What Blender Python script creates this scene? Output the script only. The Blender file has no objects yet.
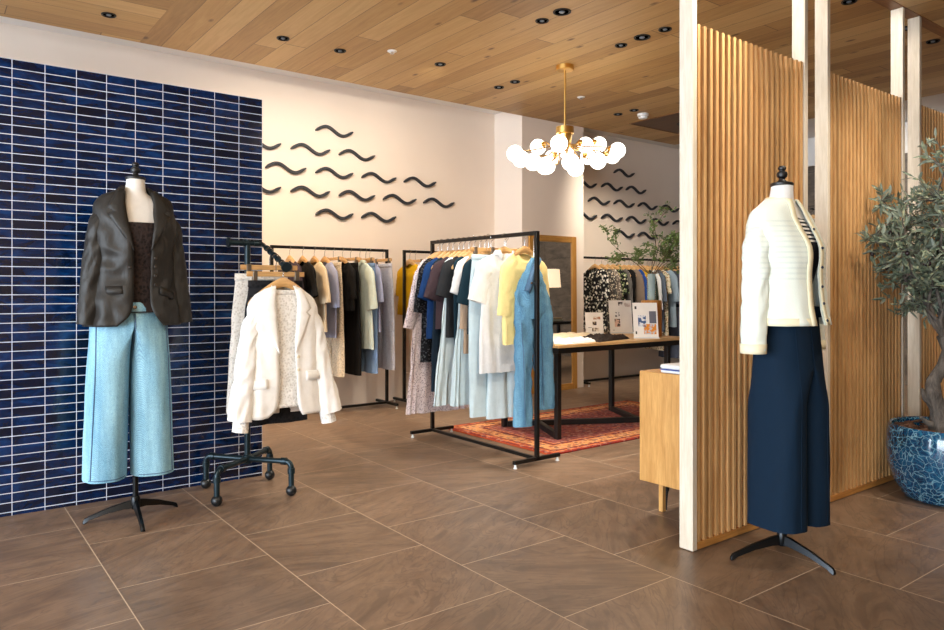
import bpy, bmesh, math, random
from mathutils import Vector, Matrix, noise
S = bpy.context.scene
C = S.collection
PI = math.pi
def R(d): return math.radians(d)

# ------------------------------------------------------------------ tagging
def tag(o, label=None, cat=None, group=None, kind=None):
    if label: o['label'] = label
    if cat: o['category'] = cat
    if group: o['group'] = group
    if kind: o['kind'] = kind
    return o
def thing(name, label, cat, loc=(0, 0, 0), rz=0, group=None):
    o = bpy.data.objects.new(name, None); C.objects.link(o)
    o.empty_display_size = .05
    o.location = loc; o.rotation_euler = (0, 0, rz)
    return tag(o, label, cat, group)
def dup(root, loc, rz=0, label=None, group=None):
    def cp(o, parent):
        c = o.copy(); C.objects.link(c)
        if parent: c.parent = parent
        for k in list(o.children): cp(k, c)
        return c
    c = cp(root, None)
    c.location = loc; c.rotation_euler = (0, 0, rz)
    if label: c['label'] = label
    if group: c['group'] = group
    return c

# ------------------------------------------------------------------ materials
def lin(r, g, b):
    f = lambda c: (c / 255 / 12.92) if c / 255 <= .04045 else ((c / 255 + .055) / 1.055) ** 2.4
    return (f(r), f(g), f(b), 1)
class NT:
    def __init__(s, name, rough=.6, **kw):
        s.m = bpy.data.materials.new(name); s.m.use_nodes = True
        s.t = s.m.node_tree; s.b = s.t.nodes['Principled BSDF']
        s.set('Roughness', rough)
        for k, v in kw.items(): s.set(k.replace('_', ' '), v)
    def link(s, src, dst):
        if isinstance(src, (int, float, tuple, list)): dst.default_value = src
        else: s.t.links.new(src, dst)
    def set(s, k, v): s.link(v, s.b.inputs[k])
    def n(s, typ, ins=None, out=0, **props):
        n = s.t.nodes.new(typ)
        for k, v in props.items(): setattr(n, k, v)
        for k, v in (ins or {}).items(): s.link(v, n.inputs[k])
        return n.outputs[out] if out is not None else n
    def math(s, op, a, b=0, c=0): return s.n('ShaderNodeMath', {0: a, 1: b, 2: c}, operation=op)
    def mix(s, f, a, b, mode='MIX'):
        n = s.t.nodes.new('ShaderNodeMix'); n.data_type = 'RGBA'; n.blend_type = mode
        s.link(f, n.inputs[0]); s.link(a, n.inputs[6]); s.link(b, n.inputs[7])
        return n.outputs[2]
    def ramp(s, f, stops, interp='LINEAR'):
        n = s.t.nodes.new('ShaderNodeValToRGB'); s.link(f, n.inputs[0]); e = n.color_ramp.elements
        n.color_ramp.interpolation = interp
        while len(e) < len(stops): e.new(.5)
        for i, (p, c) in enumerate(stops): e[i].position = p; e[i].color = c
        return n.outputs[0]
    def obj(s): return s.n('ShaderNodeTexCoord', out=3)
    def xyz(s, v=None):
        n = s.n('ShaderNodeSeparateXYZ', {0: v or s.obj()}, out=None); return n.outputs
    def comb(s, x=0., y=0., z=0.): return s.n('ShaderNodeCombineXYZ', {0: x, 1: y, 2: z})
    def mapping(s, v, scale=(1, 1, 1), rot=(0, 0, 0), loc=(0, 0, 0)):
        return s.n('ShaderNodeMapping', {0: v, 1: loc, 2: rot, 3: scale})
    def noise(s, v, scale, detail=3, rough=.5, dist=0., out=0):
        return s.n('ShaderNodeTexNoise', {'Vector': v, 'Scale': scale, 'Detail': detail, 'Roughness': rough, 'Distortion': dist}, out)
    def white(s, v, out=0): return s.n('ShaderNodeTexWhiteNoise', {'Vector': v}, out, noise_dimensions='3D')
    def vor(s, v, scale, out=0, **p): return s.n('ShaderNodeTexVoronoi', {'Vector': v, 'Scale': scale}, out, **p)
    def bump(s, h, strength=.3, dist=.01, normal=None):
        ins = {'Strength': strength, 'Distance': dist, 'Height': h}
        if normal is not None: ins['Normal'] = normal
        n = s.n('ShaderNodeBump', ins); s.set('Normal', n); return n
    def cells(s, u, v, groove):
        """cell id vector and a mask that is 1 in the joints; u, v already divided by the pitch, groove in pitches"""
        cu = s.math('FLOOR', u); cv = s.math('FLOOR', v)
        fu = s.math('SUBTRACT', u, cu); fv = s.math('SUBTRACT', v, cv)
        du = s.math('MINIMUM', fu, s.math('SUBTRACT', 1, fu)); dv = s.math('MINIMUM', fv, s.math('SUBTRACT', 1, fv))
        mu = s.math('LESS_THAN', du, groove[0]); mv = s.math('LESS_THAN', dv, groove[1])
        return cu, cv, s.math('MAXIMUM', mu, mv)
MATS = {}
def plain(name, col, rough=.5, metal=0., **kw):
    if name not in MATS:
        t = NT(name, rough, Metallic=metal, **kw)
        v = t.obj()
        nz = t.noise(v, 9, 3)
        t.set('Base Color', t.mix(1, lin(*col), t.ramp(nz, [(.3, (.93, .93, .93, 1)), (.7, (1.05, 1.05, 1.05, 1))]), 'MULTIPLY'))
        MATS[name] = t.m
    return MATS[name]
def wood(name, a, b, axis='z', rough=.45, scale=1., pitch=None):
    """grain running along an axis; pitch gives every strip of that width (along x) a tone of its own"""
    if name in MATS: return MATS[name]
    t = NT(name, rough)
    st = {'x': (1.2, 14, 14), 'y': (14, 1.2, 14), 'z': (14, 14, 1.2)}[axis]
    o = t.obj(); v = t.mapping(o, tuple(k * scale for k in st))
    g = t.noise(v, 3, 6, .6, .6); g2 = t.noise(v, 14, 3, .6)
    c = t.ramp(t.math('ADD', t.math('MULTIPLY', g, .75), t.math('MULTIPLY', g2, .25)), [(.35, lin(*b)), (.62, lin(*a))])
    if pitch:
        x = t.xyz(o)[0]
        w = t.white(t.comb(t.math('FLOOR', t.math('DIVIDE', x, pitch)), 3.3, 0.))
        c = t.mix(1, c, t.ramp(w, [(0, (.72, .70, .66, 1)), (1, (1.1, 1.08, 1.05, 1))]), 'MULTIPLY')
    t.set('Base Color', c); t.bump(g2, .12, .003)
    MATS[name] = t.m; return t.m
def fabric(name, col, pat=None, c2=None, c3=None, sc=1., rough=.88, wr=.35, sheen=.08):
    if name in MATS: return MATS[name]
    t = NT(name, rough); o = t.obj(); base = lin(*col)
    c2l = lin(*(c2 or col)); c3l = lin(*(c3 or c2 or col))
    h = None
    if pat == 'floral':
        f1 = t.vor(o, 38 * sc, 0); cl = t.vor(o, 38 * sc, 1)
        n2 = t.noise(o, 60 * sc, 2)
        d = t.math('ADD', f1, t.math('MULTIPLY', t.math('SUBTRACT', n2, .5), .5))
        k = t.math('GREATER_THAN', d, .42)
        r = t.xyz(cl)[0]
        colr = t.mix(t.math('GREATER_THAN', r, .62), c2l, c3l)
        base = t.mix(k, colr, base)
    elif pat == 'dots':
        f1 = t.vor(o, 55 * sc, 0); base = t.mix(t.math('LESS_THAN', f1, .33), base, c2l)
    elif pat == 'lace':
        f1 = t.vor(o, 70 * sc, 0, feature='F1'); h = f1
        base = t.mix(t.ramp(f1, [(.2, (0, 0, 0, 1)), (.55, (1, 1, 1, 1))]), c2l, base)
    elif pat == 'knit':
        w = t.n('ShaderNodeTexWave', {'Vector': o, 'Scale': 70 * sc, 'Distortion': 2., 'Detail': 1.}, 1, wave_type='BANDS', bands_direction='DIAGONAL')
        h = w; base = t.mix(w, c2l, base)
    elif pat == 'stripe':
        z = t.xyz(o)[2]; k = t.math('GREATER_THAN', t.math('FRACT', t.math('MULTIPLY', z, 26 * sc)), .5)
        base = t.mix(k, base, c2l)
    elif pat == 'vstripe':
        x = t.xyz(o)[0]; k = t.math('GREATER_THAN', t.math('FRACT', t.math('MULTIPLY', x, 26 * sc)), .6)
        base = t.mix(k, base, c2l)
    elif pat == 'denim':
        tw = t.n('ShaderNodeTexWave', {'Vector': t.mapping(o, (1, 1, .45)), 'Scale': 140., 'Distortion': 1.5, 'Detail': 2.}, 1, wave_type='BANDS', bands_direction='DIAGONAL')
        nz = t.noise(t.mapping(o, (8, 8, .8)), 1.6, 4, .6)
        base = t.mix(t.ramp(nz, [(.28, (0, 0, 0, 1)), (.68, (1, 1, 1, 1))]), base, c2l)
        base = t.mix(.22, base, t.mix(tw, lin(60, 90, 120), lin(235, 240, 240)), 'OVERLAY')
    if pat == 'denim': base = t.mix(.5, base, t.ramp(t.noise(o, 260, 2, .7), [(.3, lin(96, 112, 124)), (.7, lin(214, 224, 226))]), 'OVERLAY')
    nz = t.noise(o, 26, 3, .6)
    base = t.mix(1, base, t.ramp(nz, [(.3, (.94, .94, .94, 1)), (.7, (1.03, 1.03, 1.03, 1))]), 'MULTIPLY')
    t.set('Base Color', base)
    wv = t.noise(t.mapping(o, (1, 1, .45)), 30, 4, .6, .8)
    hh = wv if h is None else t.math('ADD', wv, t.math('MULTIPLY', h, .55))
    t.bump(hh, wr, .007)
    t.set('Specular IOR Level', .25)
    t.set('Sheen Weight', sheen if sum(col) > 420 else 0.)
    MATS[name] = t.m; return t.m

# ------------------------------------------------------------------ mesh builder
class MB:
    def __init__(s): s.v = []; s.f = []
    def add(s, v, f):
        b = len(s.v); s.v += [tuple(p) for p in v]; s.f += [tuple(b + i for i in q) for q in f]; return s
    def box(s, x0, x1, y0, y1, z0, z1, M=None):
        v = [Vector((x, y, z)) for z in (z0, z1) for y in (y0, y1) for x in (x0, x1)]
        if M is not None: v = [M @ p for p in v]
        return s.add(v, [(0, 2, 3, 1), (4, 5, 7, 6), (0, 1, 5, 4), (1, 3, 7, 5), (3, 2, 6, 7), (2, 0, 4, 6)])
    def loft(s, rings, closed=True, cap0=False, cap1=False):
        n = len(rings[0]); v = [p for r in rings for p in r]; f = []
        for i in range(len(rings) - 1):
            for j in range(n if closed else n - 1):
                k = (j + 1) % n
                f.append((i * n + j, i * n + k, (i + 1) * n + k, (i + 1) * n + j))
        if cap0: f.append(tuple(range(n))[::-1])
        if cap1: f.append(tuple((len(rings) - 1) * n + j for j in range(n)))
        return s.add(v, f)
    def tube(s, path, r, n=12, caps=True, a=None):
        P = [Vector(p) for p in path]; rings = []; up = None
        for i, p in enumerate(P):
            t = (P[min(i + 1, len(P) - 1)] - P[max(i - 1, 0)]).normalized()
            if up is None:
                up = Vector((0, 0, 1)) if abs(t.z) < .9 else Vector((0, 1, 0))
            x = t.cross(up).normalized(); y = x.cross(t).normalized(); up = y
            rr = r[i] if isinstance(r, (list, tuple)) else r
            rings.append([p + x * rr * math.cos(2 * PI * k / n) + y * rr * math.sin(2 * PI * k / n) for k in range(n)])
        return s.loft(rings, True, caps, caps)
    def bar(s, p, q, w, h, upv=(0, 0, 1)):
        """square bar from p to q"""
        p, q = Vector(p), Vector(q); t = (q - p).normalized(); u = Vector(upv)
        if abs(t.dot(u)) > .95: u = Vector((0, 1, 0))
        x = t.cross(u).normalized(); y = x.cross(t).normalized()
        r = lambda o: [o - x * w / 2 - y * h / 2, o + x * w / 2 - y * h / 2, o + x * w / 2 + y * h / 2, o - x * w / 2 + y * h / 2]
        return s.loft([r(p), r(q)], True, True, True)
    def lathe(s, prof, c=(0, 0, 0), n=32, M=None):
        rings = []
        for r, z in prof:
            ring = [Vector((r * math.cos(2 * PI * k / n), r * math.sin(2 * PI * k / n), z)) for k in range(n)]
            if M is not None: ring = [M @ p for p in ring]
            rings.append([p + Vector(c) for p in ring])
        return s.loft(rings, True, prof[0][0] > 1e-4, prof[-1][0] > 1e-4)
    def ball(s, c, r, n=16, sz=1.):
        prof = [(max(1e-5, r * math.sin(PI * i / n)), -r * sz * math.cos(PI * i / n)) for i in range(n + 1)]
        return s.lathe(prof, c, n * 2)
    def build(s, name, m, parent=None, smooth=35, bevel=0., loc=None, solid=0., sub=0):
        me = bpy.data.meshes.new(name); me.from_pydata(s.v, [], s.f); me.materials.append(m)
        bm = bmesh.new(); bm.from_mesh(me); bmesh.ops.recalc_face_normals(bm, faces=bm.faces); bm.to_mesh(me); bm.free()
        if smooth:
            for p in me.polygons: p.use_smooth = True
            me.set_sharp_from_angle(angle=R(smooth))
        o = bpy.data.objects.new(name, me); C.objects.link(o)
        if parent: o.parent = parent
        if loc: o.location = loc
        if bevel:
            b = o.modifiers.new('bevel', 'BEVEL'); b.width = bevel; b.segments = 2; b.limit_method = 'ANGLE'; b.angle_limit = R(40)
        if solid:
            b = o.modifiers.new('solid', 'SOLIDIFY'); b.thickness = solid; b.offset = 0
        if sub:
            b = o.modifiers.new('sub', 'SUBSURF'); b.levels = sub; b.render_levels = sub
        return o
def box(name, m, x0, x1, y0, y1, z0, z1, parent=None, bevel=0.):
    return MB().box(x0, x1, y0, y1, z0, z1).build(name, m, parent, 35, bevel)
def struct(o): o['kind'] = 'structure'; return o

# ------------------------------------------------------------------ shell materials
def m_floor():
    t = NT('floor_tile', .4); o = t.obj(); x, y, z = t.xyz(o)
    u = t.math('DIVIDE', t.math('ADD', x, .005), .597)
    par = t.math('FLOORED_MODULO', t.math('FLOOR', u), 2)
    v = t.math('ADD', t.math('DIVIDE', t.math('SUBTRACT', y, 3.335), .604), t.math('MULTIPLY', par, .5))
    cu, cv, mk = t.cells(u, v, (.003, .003))
    cid = t.comb(cu, cv, 0.); rnd = t.white(cid, 1)
    off = t.n('ShaderNodeVectorMath', {0: o, 1: t.n('ShaderNodeVectorMath', {0: rnd, 1: (40, 40, 40)}, operation='MULTIPLY')}, operation='ADD')
    off = t.n('ShaderNodeVectorRotate', {'Vector': off, 'Angle': t.math('MULTIPLY', t.math('SUBTRACT', t.white(t.comb(cu, cv, 9.)), .5), 1.6)}, rotation_type='Z_AXIS')
    vv = t.mapping(off, (.9, 3.0, 1), (0, 0, R(-38)))
    n1 = t.noise(vv, 1.5, 6, .62, 2.6); n2 = t.noise(off, 7, 7, .72)
    vein = t.noise(t.mapping(off, (.9, 3.6, 1), (0, 0, R(-38))), 1.5, 4, .5, 2.2)
    c = t.ramp(t.math('ADD', t.math('MULTIPLY', n1, .55), t.math('MULTIPLY', n2, .45)),
               [(.3, lin(104, 84, 69)), (.5, lin(132, 108, 88)), (.7, lin(156, 130, 108))])
    c = t.mix(t.ramp(vein, [(.34, (.4, .4, .4, 1)), (.42, (.0, .0, .0, 1)), (.485, (0, 0, 0, 1)), (.505, (.42, .42, .42, 1)), (.525, (0, 0, 0, 1)), (.60, (0, 0, 0, 1)), (.615, (.3, .3, .3, 1)), (.64, (0, 0, 0, 1))]), c, lin(84, 70, 60))
    c = t.mix(1, c, t.ramp(t.white(cid), [(0, (.9, .9, .9, 1)), (1, (1.08, 1.07, 1.06, 1))]), 'MULTIPLY')
    t.set('Base Color', t.mix(mk, c, lin(206, 184, 160)))
    t.set('Roughness', t.math('ADD', t.math('MULTIPLY', n2, .2), t.math('MULTIPLY_ADD', mk, .4, .28)))
    t.bump(t.math('SUBTRACT', t.math('MULTIPLY', n1, .15), mk), .25, .002)
    return t.m
def m_planks(name, along='y'):
    t = NT(name, .5); o = t.obj(); x, y, z = t.xyz(o)
    a, b = (x, y) if along == 'y' else (y, x)
    u = t.math('DIVIDE', a, .185); cu0 = t.math('FLOOR', u)
    sh = t.white(t.comb(cu0, 7.7, 1.))
    v = t.math('ADD', t.math('DIVIDE', b, 2.7), t.math('MULTIPLY', sh, 5.))
    cu, cv, mk = t.cells(u, v, (.012, .0012))
    cid = t.comb(cu, cv, 2.); rv = t.white(cid); rc = t.white(cid, 1)
    off = t.n('ShaderNodeVectorMath', {0: o, 1: t.n('ShaderNodeVectorMath', {0: rc, 1: (30, 30, 30)}, operation='MULTIPLY')}, operation='ADD')
    gv = t.mapping(off, (16, 1.1, 1) if along == 'y' else (1.1, 16, 1))
    g = t.noise(gv, 1.6, 6, .62, 1.2); g2 = t.noise(gv, 8, 3, .6)
    tone = t.math('ADD', t.math('MULTIPLY', g, .55), t.math('MULTIPLY', rv, .45))
    c = t.ramp(tone, [(.2, lin(150, 112, 64)), (.45, lin(184, 144, 88)), (.75, lin(208, 172, 116))])
    kn = t.vor(t.mapping(off, (3.2, 1.5, 1) if along == 'y' else (1.5, 3.2, 1)), 1.6, 0)
    c = t.mix(t.ramp(kn, [(.04, (.9, .9, .9, 1)), (.12, (0, 0, 0, 1))]), c, lin(96, 64, 36))
    t.set('Base Color', t.mix(t.math('MULTIPLY', mk, .8), c, lin(84, 58, 32)))
    t.bump(t.math('SUBTRACT', t.math('MULTIPLY', g2, .3), mk), .2, .002)
    return t.m
def m_bluetile():
    t = NT('glazed_blue_tile', .12); o = t.obj(); x, y, z = t.xyz(o)
    # the tiles cover the wall's front and its end: run along x on the front, along y on the end
    u = t.math('DIVIDE', t.math('SUBTRACT', t.math('ADD', x, t.math('SUBTRACT', 4.34, y)), 1.6655), .14525)
    v = t.math('DIVIDE', t.math('SUBTRACT', z, 2.318), .0479)
    cu, cv, mk = t.cells(u, v, (.012, .042))
    cid = t.comb(cu, cv, 5.); rv = t.white(cid); rc = t.white(cid, 1)
    n1 = t.noise(t.mapping(o, (4, 4, 10)), 2.0, 4, .6, .8)
    tone = t.math('ADD', t.math('MULTIPLY', rv, .2), t.math('MULTIPLY', n1, .8))
    c = t.ramp(tone, [(.25, lin(3, 12, 28)), (.45, lin(4, 22, 50)), (.6, lin(6, 38, 82)), (.78, lin(12, 62, 120))])
    t.set('Base Color', t.mix(mk, c, lin(206, 212, 228)))
    t.set('Roughness', t.math('MULTIPLY_ADD', mk, .6, .13))
    t.set('Coat Weight', t.math('MULTIPLY_ADD', mk, -.3, .3)); t.set('Coat Roughness', .06)
    geo = t.n('ShaderNodeNewGeometry', out=1)
    jit = t.n('ShaderNodeVectorMath', {0: t.n('ShaderNodeVectorMath', {0: rc, 1: (.5, .5, .5)}, operation='SUBTRACT'), 1: (.05, .05, .05)}, operation='MULTIPLY')
    nn = t.n('ShaderNodeVectorMath', {0: t.n('ShaderNodeVectorMath', {0: geo, 1: jit}, operation='ADD')}, operation='NORMALIZE')
    wob = t.noise(o, 22, 2)
    t.bump(t.math('SUBTRACT', t.math('MULTIPLY', wob, .5), mk), .25, .003, nn)
    return t.m
def m_plaster(name, col):
    t = NT(name, .85); o = t.obj()
    n1 = t.noise(o, 1.5, 4); n2 = t.noise(o, 90, 3)
    t.set('Base Color', t.mix(1, lin(*col), t.ramp(n1, [(.3, (.97, .97, .97, 1)), (.7, (1.02, 1.02, 1.02, 1))]), 'MULTIPLY'))
    t.bump(n2, .06, .002); return t.m
def m_stone():
    t = NT('dark_stone', .5); o = t.obj(); x, y, z = t.xyz(o)
    cu, cv, mk = t.cells(t.math('DIVIDE', y, .9), t.math('DIVIDE', z, .45), (.003, .006))
    n1 = t.noise(t.mapping(o, (2, 2, 5), (R(30), 0, 0)), 2, 6, .6, .8)
    c = t.ramp(n1, [(.3, lin(66, 56, 47)), (.7, lin(112, 98, 84))])
    t.set('Base Color', t.mix(mk, c, lin(30, 26, 22))); t.bump(n1, .2, .01); return t.m

M_white = m_plaster('white_plaster', (240, 226, 212))
M_ceilwhite = m_plaster('white_ceiling_paint', (236, 232, 228))
M_black = plain('black_powder_coat', (14, 14, 15), .45)
M_bar = plain('black_rack_steel', (16, 15, 15), .4, .3)
M_oak = wood('oak_furniture', (214, 164, 98), (182, 130, 68), 'z', .4)
M_hang = wood('hanger_beech', (218, 174, 116), (182, 136, 82), 'x', .45, 2.)
M_steel = plain('polished_steel', (200, 200, 200), .25, 1.)
M_clear = plain('clear_plastic', (225, 230, 232), .15)

# ------------------------------------------------------------------ shell
CZ = 3.045
struct(box('floor', m_floor(), -6, 10, -4, 7, -.1, 0))
MP = m_planks('oak_ceiling_planks', 'y'); MPX = m_planks('oak_ceiling_planks_crosswise', 'x')
struct(box('ceiling', MP, 1.322, 7.87, 1.98, 5.98, CZ, CZ + .08))
struct(box('ceiling_left', MPX, -6, 1.3215, 1.98, 5.98, CZ, CZ + .08))
struct(box('ceiling_front', m_planks('oak_ceiling_planks_low', 'y'), -6, 10, -4, 1.93, 2.875, 3.1))
struct(box('ceiling_upper', M_ceilwhite, -6, 10, 1.9, 7, 3.15, 3.25))
M_beam = wood('oak_beam', (150, 100, 52), (112, 72, 36), 'x', .5)
struct(box('trim_1', M_beam, -6, 10, 1.93, 2.005, 2.872, 3.13))
struct(box('wall_back', M_white, -6, 9.6, 6.46, 6.6, 0, 3.15))
struct(box('pillar', M_white, 5.217, 6.172, 5.98, 6.459, 0, 3.149))
struct(box('wall_front', m_planks('oak_wall_planks', 'x'), -6, 9.4, -3.4, -3.25, 0, 2.87))
struct(box('wall_right', m_stone(), 9.4, 9.55, -4, 6.46, 0, 2.78))
struct(box('wall_right_lintel', M_ceilwhite, 9.36, 9.55, -4, 6.46, 2.78, 3.15))
struct(box('wall_partition', m_bluetile(), -4.5, 1.6655, 4.34, 4.47, 0, 2.318))

# slatted oak screens
M_slat = wood('oak_slat', (222, 178, 122), (190, 142, 88), 'z', .5, 1., .0465)
M_post = wood('pale_oak_post', (224, 212, 194), (204, 190, 168), 'z', .5, 1.5)
M_edge = wood('oak_screen_rail', (206, 146, 76), (170, 112, 52), 'x', .5)
def screen(x0, x1, label):
    t = thing('slatted_screen', label, 'screen', (x0, 1.935, 0), 0, 'slatted oak screens')
    L = x1 - x0
    for a in (0, L - .03):
        # post: pale ends, so the whole board is pale oak
        MB().box(a, a + .03, 0, .07, .004, 2.872).build('post', M_post, t, 35, .0015)
    MB().box(.0302, L - .0302, .002, .068, .004, .035).build('bottom_rail', M_edge, t, 35, .001)
    b = MB(); n = 20; p = (L - .06) / n
    for i in range(n):
        xx = .03 + p * (i + .5)
        b.box(xx - .0095, xx + .0095, .005, .058, .036, 2.318)
    b.build('slats', M_slat, t, 35)
    for z in (1.2, 2.2): MB().box(.0302, L - .0302, .0585, .066, z, z + .03).build('cross_rail', M_edge, t, 35)
    return t
screen(2.674, 3.646, 'slatted oak screen behind the dress form in the cream cardigan')
screen(3.849, 4.797, 'slatted oak screen between the navy trousers and the olive tree')
screen(5.007, 5.955, 'slatted oak screen farthest along, behind the olive tree crown')

# ceiling fittings
def downlight(x, y, label, big=False, z=CZ):
    r = .062 if big else .048
    t = thing('ceiling_downlight', label, 'downlight', (x, y, z), 0, 'black ceiling downlights')
    MB().lathe([(r, 0), (r, -.006), (r * .9, -.009), (r * .78, -.004), (r * .78, 0)], n=28).build('trim_ring', M_black, t)
    MB().lathe([(1e-5, -.0015), (r * .76, -.0015)], n=24).build('reflector', plain('downlight_reflector', (24, 34, 44), .15, .8), t)
    MB().ball((0, 0, -.004), r * .35, 8, .4).build('lens', plain('downlight_lens', (120, 130, 140), .1), t)
DL = [(1.02, 5.50, 'black recessed downlight in the crosswise planks over the blue tiled wall', 0),
      (2.164, 5.218, 'black recessed downlight in plank ceiling over the white blazer', 0),
      (2.638, 5.218, 'black recessed downlight in plank ceiling over the topmost black wave', 0),
      (3.468, 5.02, 'black recessed downlight in ceiling between white sprinkler and pair by the pillar', 0),
      (3.48, 3.774, 'smaller black downlight of the pair above the clothes rack with denim', 0),
      (3.476, 3.57, 'larger black downlight of the pair above the clothes rack with denim', 1),
      (4.318, 3.783, 'black downlight of the row of three, the one nearest the chandelier', 0),
      (4.307, 3.567, 'large middle black downlight of the row of three beside the oak post', 1),
      (4.308, 3.356, 'black downlight of the row of three, the one nearest the oak post', 0),
      (4.304, 5.261, 'black downlight of the pair before the pillar, nearer the back wall', 0),
      (4.306, 5.033, 'black downlight of the pair before the pillar, farther from the back wall', 0),
      (5.995, 5.294, 'black downlight of the pair beside the smoke detector, nearer the chandelier', 0),
      (5.996, 5.073, 'black downlight of the pair beside the smoke detector, nearest to it', 0),
      (4.858, 2.30, 'black downlight at top edge, above the second slatted screen', 0),
      (6.149, 2.282, 'black downlight behind the posts, over the farthest slatted screen', 0),
      (5.686, 2.287, 'small downlight seen in the slit between two oak posts', 0)]
for x, y, l, b in DL: downlight(x, y, l, b)
M_plastic = plain('white_plastic', (238, 236, 232), .4)
for x, y, l in ((2.974, 4.979, 'white sprinkler disc in plank ceiling between two downlights over the waves'), (5.173, 5.046, 'white sprinkler disc in plank ceiling behind the chandelier rod')):
    t = thing('ceiling_sprinkler', l, 'sprinkler', (x, y, CZ), 0, 'white ceiling sprinklers')
    MB().lathe([(.038, 0), (.038, -.004), (.03, -.008), (1e-5, -.008)], n=24).build('cover', M_plastic, t)
    MB().lathe([(.012, -.008), (.012, -.02), (.018, -.022), (1e-5, -.023)], n=16).build('nozzle', M_steel, t)
t = thing('smoke_detector', 'round white smoke detector on plank ceiling beside two downlights', 'smoke detector', (6.21, 5.131, CZ))
MB().lathe([(.06, 0), (.06, -.02), (.052, -.028), (.052, -.034), (.044, -.05), (.02, -.056), (1e-5, -.056)], n=32).build('housing', M_plastic, t)
MB().lathe([(.0525, -.028), (.0535, -.031), (.0525, -.034)], n=32).build('grille_slot', plain('detector_slot', (150, 140, 130), .6), t)
t = thing('ceiling_hatch', 'dark square ceiling hatch in the planks near the back corner', 'ceiling hatch', (6.45, 4.75, CZ))
MB().box(0, .85, 0, .75, -.003, 0).build('panel', wood('dark_hatch_wood', (104, 70, 38), (80, 52, 28), 'y'), t)
b = MB()
for a in ((-.02, .87, -.02, 0), (-.02, .87, .75, .77), (-.02, 0, 0, .75), (.85, .87, 0, .75)): b.box(a[0], a[1], a[2], a[3], -.008, 0)
b.build('frame', wood('hatch_frame_wood', (140, 96, 52), (110, 74, 40), 'x'), t)
MB().lathe([(.12, -.004), (.12, -.01), (1e-5, -.01)], (.5, .35, 0), 24).build('speaker_grille', M_black, t)

# ------------------------------------------------------------------ wave reliefs
M_wave = plain('charcoal_wave', (38, 42, 50), .5)
def wave_mesh():
    n = 28; L = .395; rings = []
    for i in range(n + 1):
        t = i / n; x = (t - .5) * L
        z = .036 * math.sin(2 * PI * (t * 1.14 - .07)); dz = .036 * 2 * PI * 1.14 / L * math.cos(2 * PI * (t * 1.14 - .07))
        nx, nz = -dz, 1; l = math.hypot(nx, nz); nx /= l; nz /= l
        ph = .0145 * (1 if 1 < i < n - 1 else (.8 if i in (1, n - 1) else .45))
        rings.append([(x + nx * ph, 0, z + nz * ph), (x + nx * ph, -.02, z + nz * ph), (x + nx * ph * .7, -.028, z + nz * ph * .7),
                      (x - nx * ph * .7, -.028, z - nz * ph * .7), (x - nx * ph, -.02, z - nz * ph), (x - nx * ph, 0, z - nz * ph)])
    return MB().loft(rings, True, True, True)
w0 = None
def waves(xs, side, where, drop=()):
    global w0
    rows = (('top row', 2.69, xs[0]), ('second row', 2.485, xs[1]), ('middle row', 2.283, xs[2]), ('fourth row', 2.081, xs[3]), ('bottom row', 1.88, xs[4]))
    ords = {1: ('only one',), 2: ('first of two', 'last of two'), 3: ('first of three', 'middle of three', 'last of three'),
            4: ('first of four', 'second of four', 'third of four', 'last of four'), 5: ('first of five', 'second of five', 'third of five', 'fourth of five', 'last of five')}
    for rn, z, lst in rows:
        for i, x in enumerate(lst):
            lab = f'black wave relief on {where}, {rn}, {ords[len(lst)][i]} from left'
            if w0 is None:
                w0 = wave_mesh().build('mounted_wave', M_wave, None, 40); tag(w0, lab, 'wall ornament', side); w0.location = (x, 6.459, z)
            else:
                d = w0.copy(); C.objects.link(d); d.location = (x, 6.459, z); d['label'] = lab; d['group'] = side
waves(([3.2], [2.452, 2.95, 3.447], [2.702, 3.2, 3.697, 4.195], [2.452, 2.948, 3.447, 3.944, 4.437], [3.2, 3.695]), 'black waves left of the pillar', 'wall before pillar')
waves(([7.42], [6.69, 7.182, 7.66], [6.938, 7.42, 7.90, 8.385], [6.69, 7.182, 7.66, 8.15, 8.645], [7.42, 7.90]), 'black waves right of the pillar', 'wall past pillar')

# ------------------------------------------------------------------ chandelier
M_brass = plain('brushed_brass', (232, 190, 112), .3, 1.)
tg = NT('opal_glass_lit', .3); tg.set('Base Color', (.95, .93, .9, 1)); tg.set('Emission Color', lin(255, 244, 228)); tg.set('Emission Strength', 4.4)
M_globe = tg.m
ch = thing('chandelier', 'brass chandelier with lit white glass globes over the display table', 'chandelier', (4.345, 4.427, 0))
MB().lathe([(.075, CZ), (.075, CZ - .035), (.068, CZ - .04), (1e-5, CZ - .04)], n=32).build('ceiling_canopy', M_brass, ch)
MB().tube([(0, 0, CZ - .03), (0, 0, 2.50)], .009, 12).build('rod', M_brass, ch)
MB().lathe([(.012, 2.53), (.075, 2.525), (.075, 2.47), (.06, 2.465), (.05, 2.37), (.03, 2.33), (.01, 2.32), (1e-5, 2.32)], n=32).build('hub', M_brass, ch)
def gd(px, py, d):
    a = (px - 472) / 724.; b = -(py - 289) / 724.; th = R(37.15); s, c = math.sin(th), math.cos(th)
    return Vector(((c * a + s) * d, (c - s * a) * d, 1.15 + b * d))
random.seed(4)
GL = [(515, 153.5, 6.05), (521, 159, 5.88), (538, 147, 6.38), (533, 162, 5.75), (545, 166, 5.72), (552.5, 157.5, 6.5), (559, 143.5, 5.72),
      (547.5, 166.5, 6.45), (570.5, 162, 5.68), (575.5, 168, 5.90), (585.5, 145, 6.30), (599, 144.5, 6.45), (588, 157, 6.55), (598, 161, 5.95),
      (617.5, 150.5, 6.15), (612.5, 156, 6.4), (566, 151, 6.6)]
c0 = Vector((4.345, 4.427, 0))
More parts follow.
